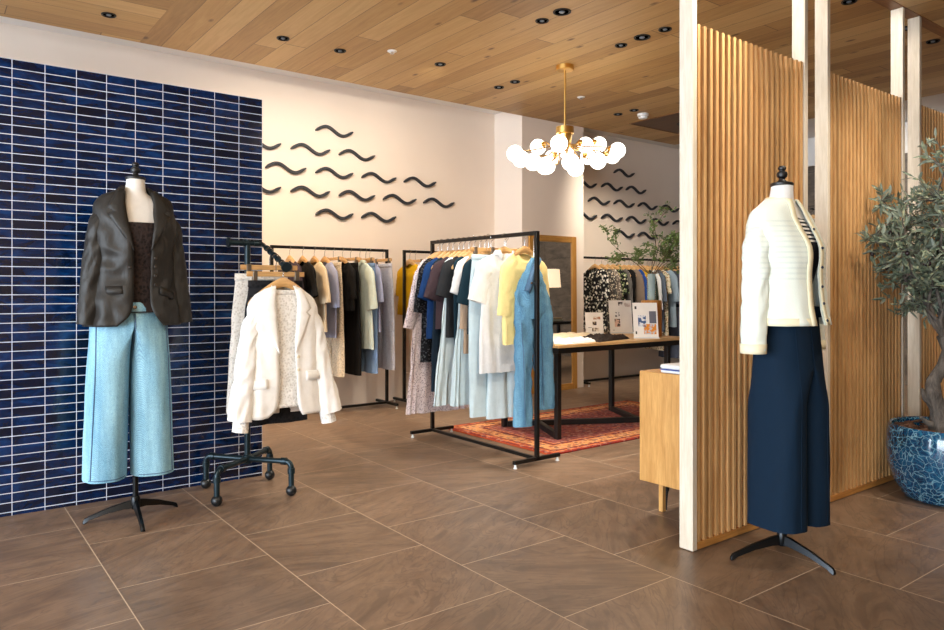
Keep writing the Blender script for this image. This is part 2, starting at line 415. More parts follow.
for i, (px, py, d) in enumerate(GL):
    p = gd(px, py, d) - c0
    e = MB(); hd = Vector((p.x, p.y, 0)); r = hd.length; u = hd.normalized()
    pe = p + Vector((-u.x * .06, -u.y * .06, .012))
    a = [u * .035 + Vector((0, 0, 2.45)), u * .05 + Vector((0, 0, 2.38)), u * (r * .38) + Vector((0, 0, min(2.36, pe.z + .05))), u * (r * .7) + Vector((0, 0, pe.z + .02)), pe]
    ar = MB().tube(a, .006, 8).build('arm', M_brass, ch)
    M = Matrix.Rotation(math.atan2(u.y, u.x), 3, 'Z') @ Matrix.Rotation(R(90), 3, 'Y')
    MB().lathe([(.012, -.025), (.026, -.012), (.03, .01), (.03, .016)], pe, 16, M).build('socket', M_brass, ar)
    MB().ball(p, .068, 16).build('globe', M_globe, ch)

# ------------------------------------------------------------------ garments
def interp(keys, z):
    """keys: rows (z, ...) with z falling; Catmull-Rom in every column"""
    if z >= keys[0][0]: return keys[0][1:]
    if z <= keys[-1][0]: return keys[-1][1:]
    for i in range(len(keys) - 1):
        if keys[i + 1][0] <= z:
            k0, k1, k2, k3 = keys[max(i - 1, 0)], keys[i], keys[i + 1], keys[min(i + 2, len(keys) - 1)]
            t = (k1[0] - z) / (k1[0] - k2[0]); out = []
            for q in range(1, len(k1)):
                dz = (k1[0] - k2[0])
                m1 = (k2[q] - k0[q]) / max(1e-6, (k0[0] - k2[0])) * dz if i > 0 else k2[q] - k1[q]
                m2 = (k3[q] - k1[q]) / max(1e-6, (k1[0] - k3[0])) * dz if i < len(keys) - 2 else k2[q] - k1[q]
                out.append((2 * t ** 3 - 3 * t * t + 1) * k1[q] + (t ** 3 - 2 * t * t + t) * m1 + (-2 * t ** 3 + 3 * t * t) * k2[q] + (t ** 3 - t * t) * m2)
            return out
def sgn(a): return -1 if a < 0 else 1
def shell(keys, n=44, m=30, fold=.012, ff=1.6, fz=1.2, seed=0., gap=None, pleat=0., pk=18, p=2.3, wr=.004, dip=0.):
    """cloth tube: keys (z, half width, half depth, x shift, y shift); gap(z) opens the front by (left, right)"""
    z0, z1 = keys[0][0], keys[-1][0]; rings = []
    for i in range(m + 1):
        t = i / m; z = z0 + (z1 - z0) * (t ** 1.15)
        hw, hd, cx, cy = interp(keys, z); tt = (z0 - z) / (z0 - z1); A = fold * min(1, tt * 1.6) ; ring = []
        if gap:
            gl, gr = gap(z)
            a0 = -math.acos(max(-1, min(1, (max(0, gr) / hw) ** (p / 2)))); a1 = PI + math.acos(max(-1, min(1, (max(0, gl) / hw) ** (p / 2))))
            ths = [a0 + (a1 - a0) * j / (n - 1) for j in range(n)]
        else: ths = [2 * PI * j / n for j in range(n)]
        for th in ths:
            c, s = math.cos(th), math.sin(th)
            u = hw * sgn(c) * abs(c) ** (2 / p); v = hd * sgn(s) * abs(s) ** (2 / p)
            nx, ny = c * hd, s * hw; l = math.hypot(nx, ny) + 1e-9
            d = A * (noise.noise(Vector((u * 11 * ff, s * 1.1, z * fz + seed))) + .5 * noise.noise(Vector((u * 26 * ff, s * 2, z * fz * 2 + seed + 9))))
            d += wr * (.45 - 2 * abs(noise.noise(Vector((u * 12 + z * 5, v * 9, z * 9 - u * 4 + seed * 3)))))
            d += pleat * math.sin(pk * th + seed) * tt
            ring.append((cx + u + nx / l * d, cy + v + ny / l * d, z - dip * max(0, 1 - tt / .22) * (max(0, -s) ** 2.5) + .35 * A * noise.noise(Vector((u * 9, s, seed + 4))) * (1 if i == m else 0)))
        rings.append(ring)
    return MB().loft(rings, gap is None)
def front_y(keys, z, u, p=2.3):
    hw, hd, cx, cy = interp(keys, z)
    return cy - hd * max(0, 1 - min(1, abs((u - cx) / hw)) ** p) ** (1 / p)
def sleeve(side, x0, z0, length, out, r0, r1, b0=.05, b1=.04, seed=0., y0=0., fwd=0., n=22, m=18, wr=.007):
    P = []; 
    for i in range(m + 1):
        t = i / m
        k = min(1, t * 5); k = math.sin(k * PI / 2)
        x = x0 - .06 + .06 * k + out * t
        z = z0 - .5 * r0 - (length - .5 * r0) * t
        P.append(Vector((side * x, y0 + fwd * t * t, z)))
    rings = []
    for i, p in enumerate(P):
        t = i / m; T = (P[min(i + 1, m)] - P[max(i - 1, 0)]).normalized(); Y = Vector((0, 1, 0)); X = T.cross(Y).normalized()
        a = (r0 + (r1 - r0) * t) * (.62 + .38 * min(1, t * 6)); bb = (b0 + (b1 - b0) * t) * (.7 + .3 * min(1, t * 5)); ring = []
        for k in range(n):
            th = 2 * PI * k / n; c, s = math.cos(th), math.sin(th)
            d = wr * (.5 - 2 * abs(noise.noise(Vector((c * 1.3 + t * 3 * length, s * 1.3, t * 11 * length + c * .8 + seed)))) + .4 * noise.noise(Vector((c * 2.5, s * 2.5, t * 24 * length + seed + 5))))
            ring.append(p + X * (a + d) * c + Y * (bb + d) * s)
        rings.append(ring)
    return MB().loft(rings, True, True, False)
def trousers(zt, zc, zh, ww, hip, hd, lw, ld, lc, seed=0., fold=.01, n=36, m=40, splay=0.):
    """both legs in one mesh; ww/hip half widths, lw/ld leg half width/depth at the hem, lc leg centre at the hem"""
    mb = MB()
    for side in (-1, 1):
        rings = []
        for i in range(m + 1):
            t = i / m; z = zt + (zh - zt) * t
            up = min(1, max(0, (zt - z) / (zt - zc))); hw = ww + (hip - ww) * min(1, up * 1.3); dd = hd * (.8 + .2 * up)
            q = min(1, max(0, (zc + .04 - z) / .2)); q = q * q * (3 - 2 * q)
            lt = min(1, max(0, (zc - z) / (zc - zh))); w2 = hip * .52 + (lw - hip * .52) * lt; d2 = hd + (ld - hd) * lt
            cx = hip * .5 + (lc - hip * .5) * lt; ring = []
            for k in range(n):
                th = 2 * PI * k / n; c, s = math.cos(th), math.sin(th)
                if c >= 0: ph = th if th <= PI / 2 else th - 2 * PI; D = Vector((hw * abs(math.cos(ph)) ** .85, dd * sgn(s) * abs(s) ** .85))
                else: D = Vector((.002, dd * sgn(s) * abs(s) ** 1.0))
                E_ = Vector((cx + w2 * sgn(c) * abs(c) ** .85, d2 * sgn(s) * abs(s) ** .85))
                p2 = D.lerp(E_, q); A = fold * (.25 + .75 * t)
                dn = A * (noise.noise(Vector((c * 1.6 + side * 5, s * 1.6, z * 1.3 + seed))) + .45 * noise.noise(Vector((c * 3 + side * 7, s * 3, z * 5 + seed))))
                ring.append((side * (p2.x + c * dn), p2.y + s * dn, z))
            rings.append(ring)
        mb.loft(rings, True)
    return mb

from mathutils.bvhtree import BVHTree
def drape(mb, pts, off=.002):
    """points (x, z) laid on the front of a built cloth shape"""
    bv = BVHTree.FromPolygons([Vector(p) for p in mb.v], mb.f); out = []
    for x, z in pts:
        h = bv.ray_cast(Vector((x, -2, z)), Vector((0, 1, 0)))[0]
        if h is not None: out.append((x, h.y - off, z))
    return out
HD = .078   # hanger: from the bar's centre down to the top of the wood
def hanger_wood(h, name='shoulder_bar'):
    rings = []
    for i in range(25):
        u = -.188 + .376 * i / 24; a = abs(u) / .188
        z = -.018 - .12 * a ** 1.35; y = .012 * a * a
        hh = .019 + .008 * (1 - a); ww = .0075 + .008 * a
        if i in (0, 24): hh *= .6; ww *= .6
        rings.append([(u, y + ww * math.cos(2 * PI * k / 10), z + hh * math.sin(2 * PI * k / 10)) for k in range(10)])
    MB().loft(rings, True, True, True).build(name, M_hang, h)
def hanger_hook(h, r=.021):
    P = [(0, 0, -.01), (0, 0, HD - .012 - r - .012)]
    for i in range(15):
        a = R(-78) + R(245) * i / 14
        P.append((r * math.cos(a) if i else .004, 0, HD + .013 - r + r * math.sin(a) + .003))
    MB().tube(P, .0022, 6).build('hook', M_steel, h)
proto_h = {}
def hanger(loc, rz, label, clip=False, group=None):
    if clip in proto_h: return dup(proto_h[clip], loc, rz, label, group)
    h = thing('clip_hanger' if clip else 'clothes_hanger', label, 'hanger', loc, rz, group)
    if clip:
        MB().box(-.165, .165, -.006, .006, -.03, -.002).build('crossbar', M_hang, h, 35, .003)
        for s in (-1, 1): MB().box(s * .12 - .013, s * .12 + .013, -.011, .011, -.068, .002).build('clip', plain('grey_clip', (120, 108, 94), .35, .7), h, 35, .003)
    else: hanger_wood(h)
    hanger_hook(h); proto_h[clip] = h
    return h
TOPK = lambda sw, L, hem, dp: [(-.044, .082, .018, 0, .004), (-.054, .118, .024, 0, .004), (-.078, .155, .026, 0, .004), (-.108, .182, .028, 0, .003), (-.15, sw, .03, 0, 0), (-.22, sw * 1.0, dp, 0, 0), (-.22 - (L - .22) * .5, (sw + hem) / 2, dp, 0, 0), (-L, hem, dp * 1.1, 0, 0)]
def top(name, label, cat, loc, rz, mat, L=.65, sw=.19, hem=None, dp=.023, slv=None, slen=.24, sout=.045, sr=(.075, .07), collar=None, seed=0., fold=.02, group=None, pleat=0., buttons=0, smat=None, hand=None, hgroup=None, trim=None):
    """a garment with shoulders on a hanger whose wood tops out at loc"""
    hem = hem or sw * 1.06; sw = min(sw, .2)
    t = thing(name, label, cat, loc, rz, group)
    K = TOPK(sw, L, hem, dp)
    shell(K, 44, 34, fold, seed=seed, pleat=pleat, dip=0 if collar else .055).build('body', mat, t, 60)
    if slv:
        for s in (-1, 1):
            sleeve(s, sw - .05, -.07, slen, sout, sr[0], sr[1], .027, .024, seed + s).build('sleeve', smat or mat, t, 60)
    if collar:
        r = []
        for zz, hw, hd in ((-.062, .083, .028), (-.028, .074, .03), (-.022, .078, .036), (-.058, .105, .042)):
            r.append([(hw * math.cos(a), hd * math.sin(a) + .002, zz - (.03 if math.sin(a) < -.75 else 0)) for a in [R(-68) + R(316) * k / 27 for k in range(28)]])
        MB().loft(r, False).build('collar', collar, t, 60, solid=.002)
    else:
        r = []
        for zz, e in ((-.058, .003), (-.041, .0), (-.05, -.005)):
            r.append([((.083 + e) * math.cos(a), (.021 + e) * math.sin(a) + .004, zz - .055 * max(0, -math.sin(a)) ** 2.5) for a in [2 * PI * k / 28 for k in range(28)]])
        MB().loft(r, True).build('neckband', mat, t, 60)
    for i in range(buttons):
        z = -.13 - i * .085; y = front_y(K, z, 0) - .012
        MB().lathe([(.0055, 0), (.0055, .003), (1e-5, .003)], (0, y, z), 10, Matrix.Rotation(R(90), 3, 'X')).build('button', plain('shell_button', (225, 220, 205), .3), t)
    if trim: trim(t, K)
    if hand: hanger(loc, rz, hand, False, hgroup)
    return t
def clipped(name, label, cat, loc, rz, mat, kind='trousers', L=.95, ww=.17, hem=.2, lw=.1, dp=.024, seed=0., group=None, hand=None, hgroup=None, fold=.014, pleat=0., lc=None):
    t = thing(name, label, cat, loc, rz, group); z0 = -.055
    if kind == 'trousers':
        trousers(z0 - .03, z0 - .3, -L, ww, ww * 1.15, dp, lw, dp * 1.1, lc or ww * .62, seed, fold, 30, 32).build('legs', mat, t, 60)
    else:
        shell([(z0 - .03, ww, dp * .7, 0, 0), (z0 - .2, ww * 1.12, dp, 0, 0), (-L, hem, dp * 1.2, 0, 0)], 44, 26, fold, seed=seed, pleat=pleat).build('skirt_body', mat, t, 60)
    shell([(z0 + .004, ww, dp * .72, 0, 0), (z0 - .034, ww * 1.01, dp * .8, 0, 0)], 40, 3, 0, seed=seed, wr=.001).build('waistband', mat, t, 60, solid=.003)
    if hand: hanger(loc, rz, hand, True, hgroup)
    return t

# colours of cloth
F = dict(
    floral=fabric('lilac_speckled_cloth', (226, 214, 218), 'dots', (110, 84, 104), sc=2.0),
    blackdot=fabric('black_speckled_cloth', (16, 18, 24), 'dots', (84, 86, 92), sc=1.2),
    blue=fabric('cobalt_cloth', (18, 54, 104)), navy=fabric('dark_navy_cloth', (18, 34, 48)), plum=fabric('plum_brown_cloth', (62, 48, 54)),
    pale=fabric('pale_blue_cloth', (198, 218, 226)), pale2=fabric('ice_blue_cloth', (206, 222, 228)), charcoal=fabric('charcoal_cloth', (36, 38, 42)),
    teal=fabric('deep_teal_cloth', (18, 44, 56)), white=fabric('white_cotton', (224, 225, 226)), beige=fabric('beige_cloth', (176, 152, 130)),
    yellow=fabric('pale_yellow_cotton', (236, 216, 148)), mint=fabric('pale_mint_cloth', (206, 216, 204)), lav=fabric('lavender_grey_cloth', (152, 158, 188)),
    sand=fabric('sand_cloth', (216, 196, 166)), black=fabric('black_cloth', (18, 16, 16)), netting=fabric('dotted_cream_cloth', (222, 204, 176), 'dots', (120, 98, 80), sc=2.2),
    chambray=fabric('chambray_cloth', (118, 146, 184)), greyw=fabric('pale_grey_cloth', (190, 192, 204), 'dots', (140, 142, 160), sc=2.0),
    mustard=fabric('mustard_cloth', (214, 166, 14)), pinkb=fabric('pinkish_beige_cloth', (212, 188, 166)))

# ------------------------------------------------------------------ straight steel racks
def rack(label, loc, rz, L, H, group):
    """rail along local x from 0 to L, feet along local y"""
    t = thing('garment_rack', label, 'clothes rack', loc, rz, group)
    for x in (0, L):
        MB().bar((x, 0, .028), (x, 0, H + .013), .026, .026).build('post', M_bar, t, 35, .002)
        ft = MB().box(x - .013, x + .013, -.2, .2, .028, .052).build('foot', M_bar, t, 35, .002)
        for y in (-.185, .185):
            MB().lathe([(.012, 0), (.014, .004), (.008, .012), (.006, .03)], (x, y, 0), 14).build('levelling_peg', M_clear, ft)
    MB().bar((.013, 0, H), (L - .013, 0, H), .026, .026).build('rail', M_bar, t, 35, .002)
    MB().bar((.013, 0, .04), (L - .013, 0, .04), .024, .022).build('base_bar', M_bar, t, 35, .002)
    return t
RH = 1.517; BH = 1.525
GR = 'black steel garment racks'
rack('black steel garment rack with pale yellow tee and denim, standing beside the red rug', (3.20, 3.52, 0), R(90), 1.22, RH, GR)
rack('black steel garment rack along back wall, partly behind the white blazer', (2.45, 6.16, 0), 0, 1.17, BH, GR)
rack('black steel garment rack along back wall holding the mustard top', (3.82, 6.16, 0), 0, 1.2, BH, GR)
rack('long black steel garment rack on the wall past the pillar', (6.24, 6.14, 0), 0, 2.65, 1.53, GR)

# main rack, from its far end to its near end
MG = 'clothes on the rack beside the rug'; HG = 'wooden hangers on the rack beside the rug'
def mtop(y, name, label, cat, mat, short, **k):
    return top(name, label, cat, (3.2 + k.pop('dx', 0), y, RH - HD), k.pop('rz', R(random.uniform(-3, 3))), mat, seed=y * 7, group=MG, hand=f'wooden hanger holding the {short}', hgroup=HG, **k)
random.seed(11)
mtop(4.66, 'dress', 'lilac speckled long-sleeved maxi dress at the far end of the rack', 'dress', F['floral'], 'lilac speckled dress', L=1.24, sw=.19, hem=.29, slv=1, slen=.52, sout=.13, sr=(.06, .045), pleat=.012, fold=.02)
mtop(4.585, 'blouse', 'black blouse with fine grey specks beside the lilac speckled dress', 'blouse', F['blackdot'], 'black speckled blouse', dx=-.02, L=.84, sw=.18, slv=1, slen=.40, sout=.06)
mtop(4.515, 'shirt', 'cobalt blue short-sleeved shirt on the rack beside the rug', 'shirt', F['blue'], 'cobalt blue shirt', dx=-.01, L=.66, sw=.185, slv=1, slen=.30, sout=.08)
mtop(4.46, 'dress', 'dark navy long dress hanging under the cobalt and plum tops', 'dress', F['navy'], 'dark navy long dress', L=1.05, sw=.17, hem=.2)
mtop(4.385, 't_shirt', 'plum brown short-sleeved t-shirt on the rack beside the rug', 't-shirt', F['plum'], 'plum brown t-shirt', L=.58, sw=.2, slv=1, slen=.30, sout=.08, sr=(.08, .09))
mtop(4.325, 'dress', 'ice blue sleeveless long dress showing below the plum t-shirt', 'dress', F['pale2'], 'ice blue sleeveless dress', L=1.13, sw=.16, hem=.27, pleat=.012, fold=.02)
mtop(4.26, 't_shirt', 'charcoal t-shirt between the plum and the white ones', 't-shirt', F['charcoal'], 'charcoal t-shirt', L=.64, sw=.2, slv=1, slen=.28, sout=.06, sr=(.08, .085))
mtop(4.20, 'dress', 'deep teal long dress hanging beneath the charcoal t-shirt', 'dress', F['teal'], 'deep teal long dress', L=1.03, sw=.18, hem=.19)
mtop(4.13, 'dress', 'white short-sleeved long dress with gathered skirt on the rack', 'dress', F['pale'], 'white long dress', L=1.11, sw=.185, hem=.25, slv=1, slen=.26, sout=.06, smat=F['white'], pleat=.012, fold=.018)
mtop(4.07, 'cardigan', 'thin beige long cardigan beside the navy cropped jacket', 'cardigan', F['beige'], 'beige cardigan', L=.74, sw=.19, slv=1, slen=.5, sout=.04, sr=(.06, .05))
mtop(4.0, 'jacket', 'dark navy cropped jacket with wide sleeves beside the white collared shirt', 'jacket', F['teal'], 'navy cropped jacket', L=.60, sw=.2, slv=1, slen=.33, sout=.06, sr=(.08, .085))
clipped('trousers', 'ice blue trousers between the navy jacket and the white collared shirt', 'trousers', (3.15, 3.965, RH - HD), R(2), F['pale'], L=1.17, ww=.15, lw=.08, seed=3.3, group=MG, hand='clip hanger holding the ice blue trousers behind the white collared shirt', hgroup=HG)
mtop(3.85, 'shirt', 'white collared shirt with short sleeves on the rack beside the rug', 'shirt', F['white'], 'white collared shirt', L=.86, sw=.2, slv=1, slen=.31, sout=.08, sr=(.08, .085), dx=.0, collar=F['white'], buttons=5)
clipped('trousers', 'ice blue trousers hanging between the white collared shirt and the yellow t-shirt', 'trousers', (3.27, 3.92, RH - HD), R(-2), F['pale2'], L=1.19, ww=.13, lw=.085, seed=5.3, group=MG, hand='clip hanger holding the ice blue trousers nearest the yellow t-shirt', hgroup=HG)
mtop(3.72, 't_shirt', 'pale yellow oversized t-shirt hanging next to the light denim', 't-shirt', F['yellow'], 'pale yellow t-shirt', L=.66, sw=.19, hem=.195, slv=1, slen=.40, sout=.04, sr=(.08, .075), rz=R(4), dx=.07)
# denim hung by one side of the waistband
M_denim = fabric('light_denim', (70, 112, 142), 'denim', (120, 164, 188), wr=.5)
M_denimdark = fabric('denim_inside', (62, 86, 112), 'denim', (96, 122, 146))
t = thing('jeans', 'light blue jeans hung by one corner of the waist at the rack end', 'jeans', (3.245, 3.60, RH - HD - .05), R(-10), MG)
K = [(-.03, .012, .018, .0, 0), (-.12, .06, .03, -.01, 0), (-.24, .115, .04, -.018, 0), (-.34, .142, .045, -.01, 0), (-.44, .15, .045, 0, 0)]
shell(K, 40, 26, .012, seed=2.2, wr=.018).build('hip', M_denim, t, 60)
for s, dx, L, zz in ((-1, -.075, 1.15, -.38), (1, .07, 1.04, -.38)):
    k2 = [(zz + .03, .07, .04, dx, 0), (-.6, .07, .045, dx * .92, -.01 * s), (-.9, .068, .04, dx * 1.0, -.015 * s), (-L, .07, .04, dx * 1.0, -.02 * s)]
    lg = shell(k2, 32, 34, .01, seed=4 + s, wr=.012).build('leg', M_denim, t, 60)
    MB().tube([(dx - .045, -.045 - .005 * s, -.46), (dx - .04, -.06, -.7), (dx - .035, -.062, -.95), (dx - .03, -.06, -L + .02)], .003, 6).build('seam', M_denimdark, lg)
pt = [(.012, -.02, -.035), (-.03, -.04, -.10), (-.075, -.056, -.19), (-.105, -.06, -.26)]
rr = []
for i, p in enumerate(pt):
    rr.append([(p[0] - .002, p[1] + .012, p[2] + .006), (p[0] + .016, p[1] - .006, p[2] + .012), (p[0] + .034, p[1] - .006, p[2] - .01)])
MB().loft(rr, False).build('waistband', M_denimdark, t, 60, solid=.004)
MB().lathe([(.008, 0), (.008, .004), (1e-5, .005)], (-.06, -.068, -.2), 12, Matrix.Rotation(R(90), 3, 'X')).build('button', M_steel, t)
hk = thing('steel_hook', 'bent steel hook carrying the light blue jeans on the rack', 'hook', (3.245, 3.60, RH))
MB().tube([(.0, .0, -.15), (0, 0, -.03)] + [(.019 * math.cos(a) - .0, 0, .0 + .019 * math.sin(a)) for a in [R(-60) + R(240) * k / 14 for k in range(15)]], .002, 6).build('hook_wire', M_steel, hk)

# back rack: clothes run across the rail, faces to the left
BG = 'clothes on the back wall rack'; BHG = 'wooden hangers on the back wall rack'
def btop(x, name, label, cat, mat, short, **k):
    k.setdefault('sw', .2); k.setdefault('sout', .07)
    return top(name, label, cat, (x * .987 + .03, 6.16, BH - HD), R(-90) + R(random.uniform(-4, 4)), mat, seed=x * 5, group=BG, hand=f'wooden hanger holding the {short}', hgroup=BHG, **k)
random.seed(5)
btop(2.62, 'shirt', 'dark brown shirt at the hidden end of the back wall rack', 'shirt', F['plum'], 'dark brown shirt on the back rack', L=.7, slv=1)
btop(2.745, 'shirt', 'black shirt just beyond the white blazer, on the back wall rack', 'shirt', F['black'], 'black shirt on the back rack', L=.72, slv=1, slen=.3)
btop(2.86, 'blouse', 'sand coloured loose blouse with elbow sleeves on the back wall rack', 'blouse', F['sand'], 'sand coloured blouse', L=.68, sw=.22, slv=1, slen=.36, sout=.06, sr=(.085, .10))
btop(2.965, 'blouse', 'lavender grey blouse behind the sand coloured one', 'blouse', F['lav'], 'lavender grey blouse', L=.74, slv=1, slen=.4, sout=.05)
clipped('trousers', 'cream dotted wide trousers clipped on the back wall rack', 'trousers', (3.045, 6.16, BH - HD), R(-90), F['netting'], L=1.10, ww=.16, lw=.11, seed=1.3, group=BG, hand='clip hanger holding the cream dotted trousers', hgroup=BHG)
btop(3.15, 't_shirt', 'black short-sleeved top between cream dotted trousers and black skirt', 't-shirt', F['black'], 'black top beside the dotted trousers', L=.5, slv=1, slen=.32, sout=.03)
clipped('skirt', 'long black skirt clipped on the back wall rack', 'skirt', (3.223, 6.16, BH - HD), R(-90), F['black'], 'skirt', L=1.10, ww=.15, hem=.2, seed=2.3, group=BG, hand='clip hanger holding the long black skirt on the back wall rack', hgroup=BHG)
btop(3.335, 'shirt', 'pale mint long shirt on the back wall rack', 'shirt', F['mint'], 'pale mint shirt', L=.86, sw=.225, slv=1, slen=.42, sout=.06, sr=(.09, .10), collar=F['mint'])
btop(3.445, 'blouse', 'lavender short-sleeved blouse over chambray trousers on the back wall rack', 'blouse', F['lav'], 'lavender short-sleeved blouse', L=.7, sw=.22, slv=1, slen=.36, sout=.05, sr=(.085, .1))
clipped('trousers', 'chambray blue trousers below the mint shirt on the back wall rack', 'trousers', (3.386, 6.16, BH - HD), R(-90), F['chambray'], L=1.09, ww=.17, lw=.12, seed=6.3, group=BG, hand='clip hanger holding the chambray blue trousers', hgroup=BHG)
clipped('trousers', 'pale grey trousers at the post end of the back wall rack', 'trousers', (3.575, 6.16, BH - HD), R(-90), F['greyw'], L=1.07, ww=.17, lw=.11, seed=7.3, group=BG, hand='clip hanger holding the pale grey trousers', hgroup=BHG)
top('blouse', 'mustard yellow top on the rack behind the lilac speckled dress', 'blouse', (3.885, 6.16, BH - HD), R(-90), F['mustard'], L=.56, sw=.215, slv=1, slen=.3, hand='wooden hanger holding the mustard yellow top', seed=3.1)
clipped('trousers', 'pinkish beige trousers hanging beside the mustard yellow top', 'trousers', (3.95, 6.16, BH - HD), R(-90), F['pinkb'], L=1.15, ww=.17, lw=.11, seed=8.3, hand='clip hanger holding the pinkish beige trousers')

# far rack past the pillar
FG = 'clothes on the rack past the pillar'; FHG = 'wooden hangers on the rack past the pillar'
far = [
    (6.60, 'dress', 'dress with black and white blossom print nearest the pillar', 'dress', fabric('black_white_blossom', (24, 24, 26), 'floral', (228, 224, 212), (150, 146, 130), .75), 'black and white blossom dress', dict(L=.80, slv=1, slen=.35)),
    (6.72, 'dress', 'dress with cream and grey print next to the blossom dress', 'dress', fabric('cream_grey_print', (70, 66, 62), 'floral', (206, 194, 172), (120, 110, 100), 1.1), 'cream and grey print dress', dict(L=.82, slv=1, slen=.5)),
    (6.83, 'blouse', 'blouse with pale leaves on taupe past the pillar', 'blouse', fabric('taupe_leaf_print', (120, 108, 98), 'floral', (208, 196, 178), (80, 74, 66), 1.4), 'taupe leaf print blouse', dict(L=.85, slv=1, slen=.5)),
    (6.93, 'dress', 'black dress with green and white sprigs past the pillar', 'dress', fabric('green_sprig_print', (22, 24, 22), 'floral', (120, 136, 90), (214, 206, 170), .9), 'green sprig dress', dict(L=.82, slv=1, slen=.3)),
    (7.04, 'jacket', 'grey checked jacket on the rack past the pillar', 'jacket', fabric('grey_check', (112, 108, 104), 'vstripe', (84, 80, 78), sc=2), 'grey checked jacket', dict(L=.75, slv=1, slen=.55)),
    (7.14, 'dress', 'plain black dress between grey checked jacket and taupe shirt', 'dress', F['black'], 'plain black dress', dict(L=.84)),
    (7.23, 'shirt', 'taupe shirt beside the royal blue one past the pillar', 'shirt', fabric('taupe_cloth', (128, 112, 98)), 'taupe shirt', dict(L=.8, slv=1, slen=.5)),
    (7.32, 'shirt', 'royal blue shirt on the rack behind the display cards', 'shirt', fabric('royal_blue_cloth', (34, 70, 140)), 'royal blue shirt', dict(L=.75, slv=1, slen=.5)),
    (7.41, 'cardigan', 'ochre yellow cardigan on the rack behind the display cards', 'cardigan', fabric('ochre_cloth', (186, 146, 24)), 'ochre yellow cardigan', dict(L=.8, slv=1, slen=.55)),
    (7.50, 'blouse', 'dark green blouse between ochre cardigan and white shirt', 'blouse', fabric('dark_green_cloth', (40, 48, 38)), 'dark green blouse', dict(L=.8, slv=1, slen=.4)),
    (7.59, 'shirt', 'white shirt on the rack half behind the leafy branches', 'shirt', F['white'], 'white shirt behind the leafy branches', dict(L=.8, slv=1, slen=.5)),
    (7.68, 'blouse', 'slate grey blouse behind the glass vase', 'blouse', fabric('slate_cloth', (92, 102, 116)), 'slate grey blouse', dict(L=.85, slv=1, slen=.4)),
    (7.78, 'dress', 'cream floral dress behind the glass vase and branches', 'dress', fabric('cream_floral_print', (220, 206, 178), 'floral', (160, 120, 80), (120, 130, 90), 1.2), 'cream floral dress', dict(L=1.1, slv=1, slen=.3)),
    (7.92, 'shirt', 'pale blue shirt behind the branches past the vase', 'shirt', fabric('faded_blue_cloth', (150, 170, 186)), 'pale blue shirt behind the vase', dict(L=.8, slv=1, slen=.4)),
    (8.08, 'dress', 'slate blue belted dress on the rack beside the oak post', 'dress', fabric('slate_blue_cloth', (86, 94, 112)), 'slate blue belted dress', dict(L=1.22, slv=1, slen=.3, dp=.05)),
    (8.24, 'dress', 'grey blue long dress beyond the belted dress, beside the oak post', 'dress', fabric('blue_grey_cloth', (70, 78, 94)), 'grey blue long dress', dict(L=1.2)),
    (8.42, 'jacket', 'dark grey jacket last in view on the rack past the pillar', 'jacket', F['charcoal'], 'dark grey jacket past the pillar', dict(L=.8, slv=1, slen=.5))]
random.seed(8)
for x, name, lab, cat, m, short, k in far:
    tr = None
    if 'belted' in lab:
        def tr(t, K): shell([(-.50, .205, .055, 0, 0), (-.54, .207, .056, 0, 0)], 40, 2, 0).build('belt', F['navy'], t, 60)
    top(name, lab, cat, (x * .99, 6.14, 1.53 - HD), R(-90) + R(random.uniform(-5, 5)), m, seed=x * 3, group=FG, hand=f'wooden hanger holding the {short}', hgroup=FHG, trim=tr, **k)
t = top('hanging_dress', 'black and white patterned dress glimpsed in the slit between two screens', 'dress', (9.30, 4.87, 2.12), R(-90), MATS['black_white_blossom'], L=.9, slv=1, slen=.25, dp=.03, hand='wooden hanger on dark wall with the patterned dress between two screens', seed=1.9)
t = thing('wall_hook', 'short black wall rod carrying the patterned dress between two screens', 'hook', (9.30, 4.87, 2.12 + HD))
MB().tube([(-.05, 0, 0), (.1, 0, 0)], .011, 10).build('rod', M_bar, t)

# ------------------------------------------------------------------ dress forms
M_form = fabric('dress_form_linen', (226, 222, 216), wr=.05, sheen=.3)
M_stand = plain('black_stand_steel', (16, 20, 24), .3, .5)
def form(label, x, y, rz, T):
    t = thing('dress_form', label, 'dress form', (x, y, 0), rz)
    K = [(T - .088, .042, .043, 0, -.002), (T - .125, .045, .047, 0, .002), (T - .155, .054, .052, 0, .006), (T - .178, .085, .06, 0, .008), (T - .2, .135, .066, 0, .008), (T - .225, .168, .074, 0, .006),
         (T - .27, .172, .088, 0, 0), (T - .34, .145, .1, 0, -.004), (T - .40, .13, .09, 0, -.004), (T - .53, .095, .07, 0, 0), (T - .60, .105, .08, 0, 0), (T - .66, .09, .07, 0, 0), (T - .675, .06, .05, 0, 0), (T - .68, .02, .02, 0, 0)]
    shell(K, 40, 48, 0, wr=0, p=2.15).build('torso', M_form, t, 60)
    MB().lathe([(.044, T - .09), (.047, T - .088), (.047, T - .078), (.04, T - .074), (.02, T - .07), (.013, T - .062), (.012, T - .056), (.02, T - .05), (.023, T - .04), (.02, T - .03), (.012, T - .025), (.012, T - .022), (.016, T - .018), (.017, T - .011), (.012, T - .003), (1e-5, T)], n=28).build('neck_finial', M_black, t)
    MB().tube([(0, 0, .07), (0, 0, T - .675)], .0135, 16).build('pole', M_stand, t)
    MB().lathe([(.018, .052), (.021, .06), (.021, .105), (.016, .115), (.0136, .116)], n=20).build('hub', M_stand, t)
    return t
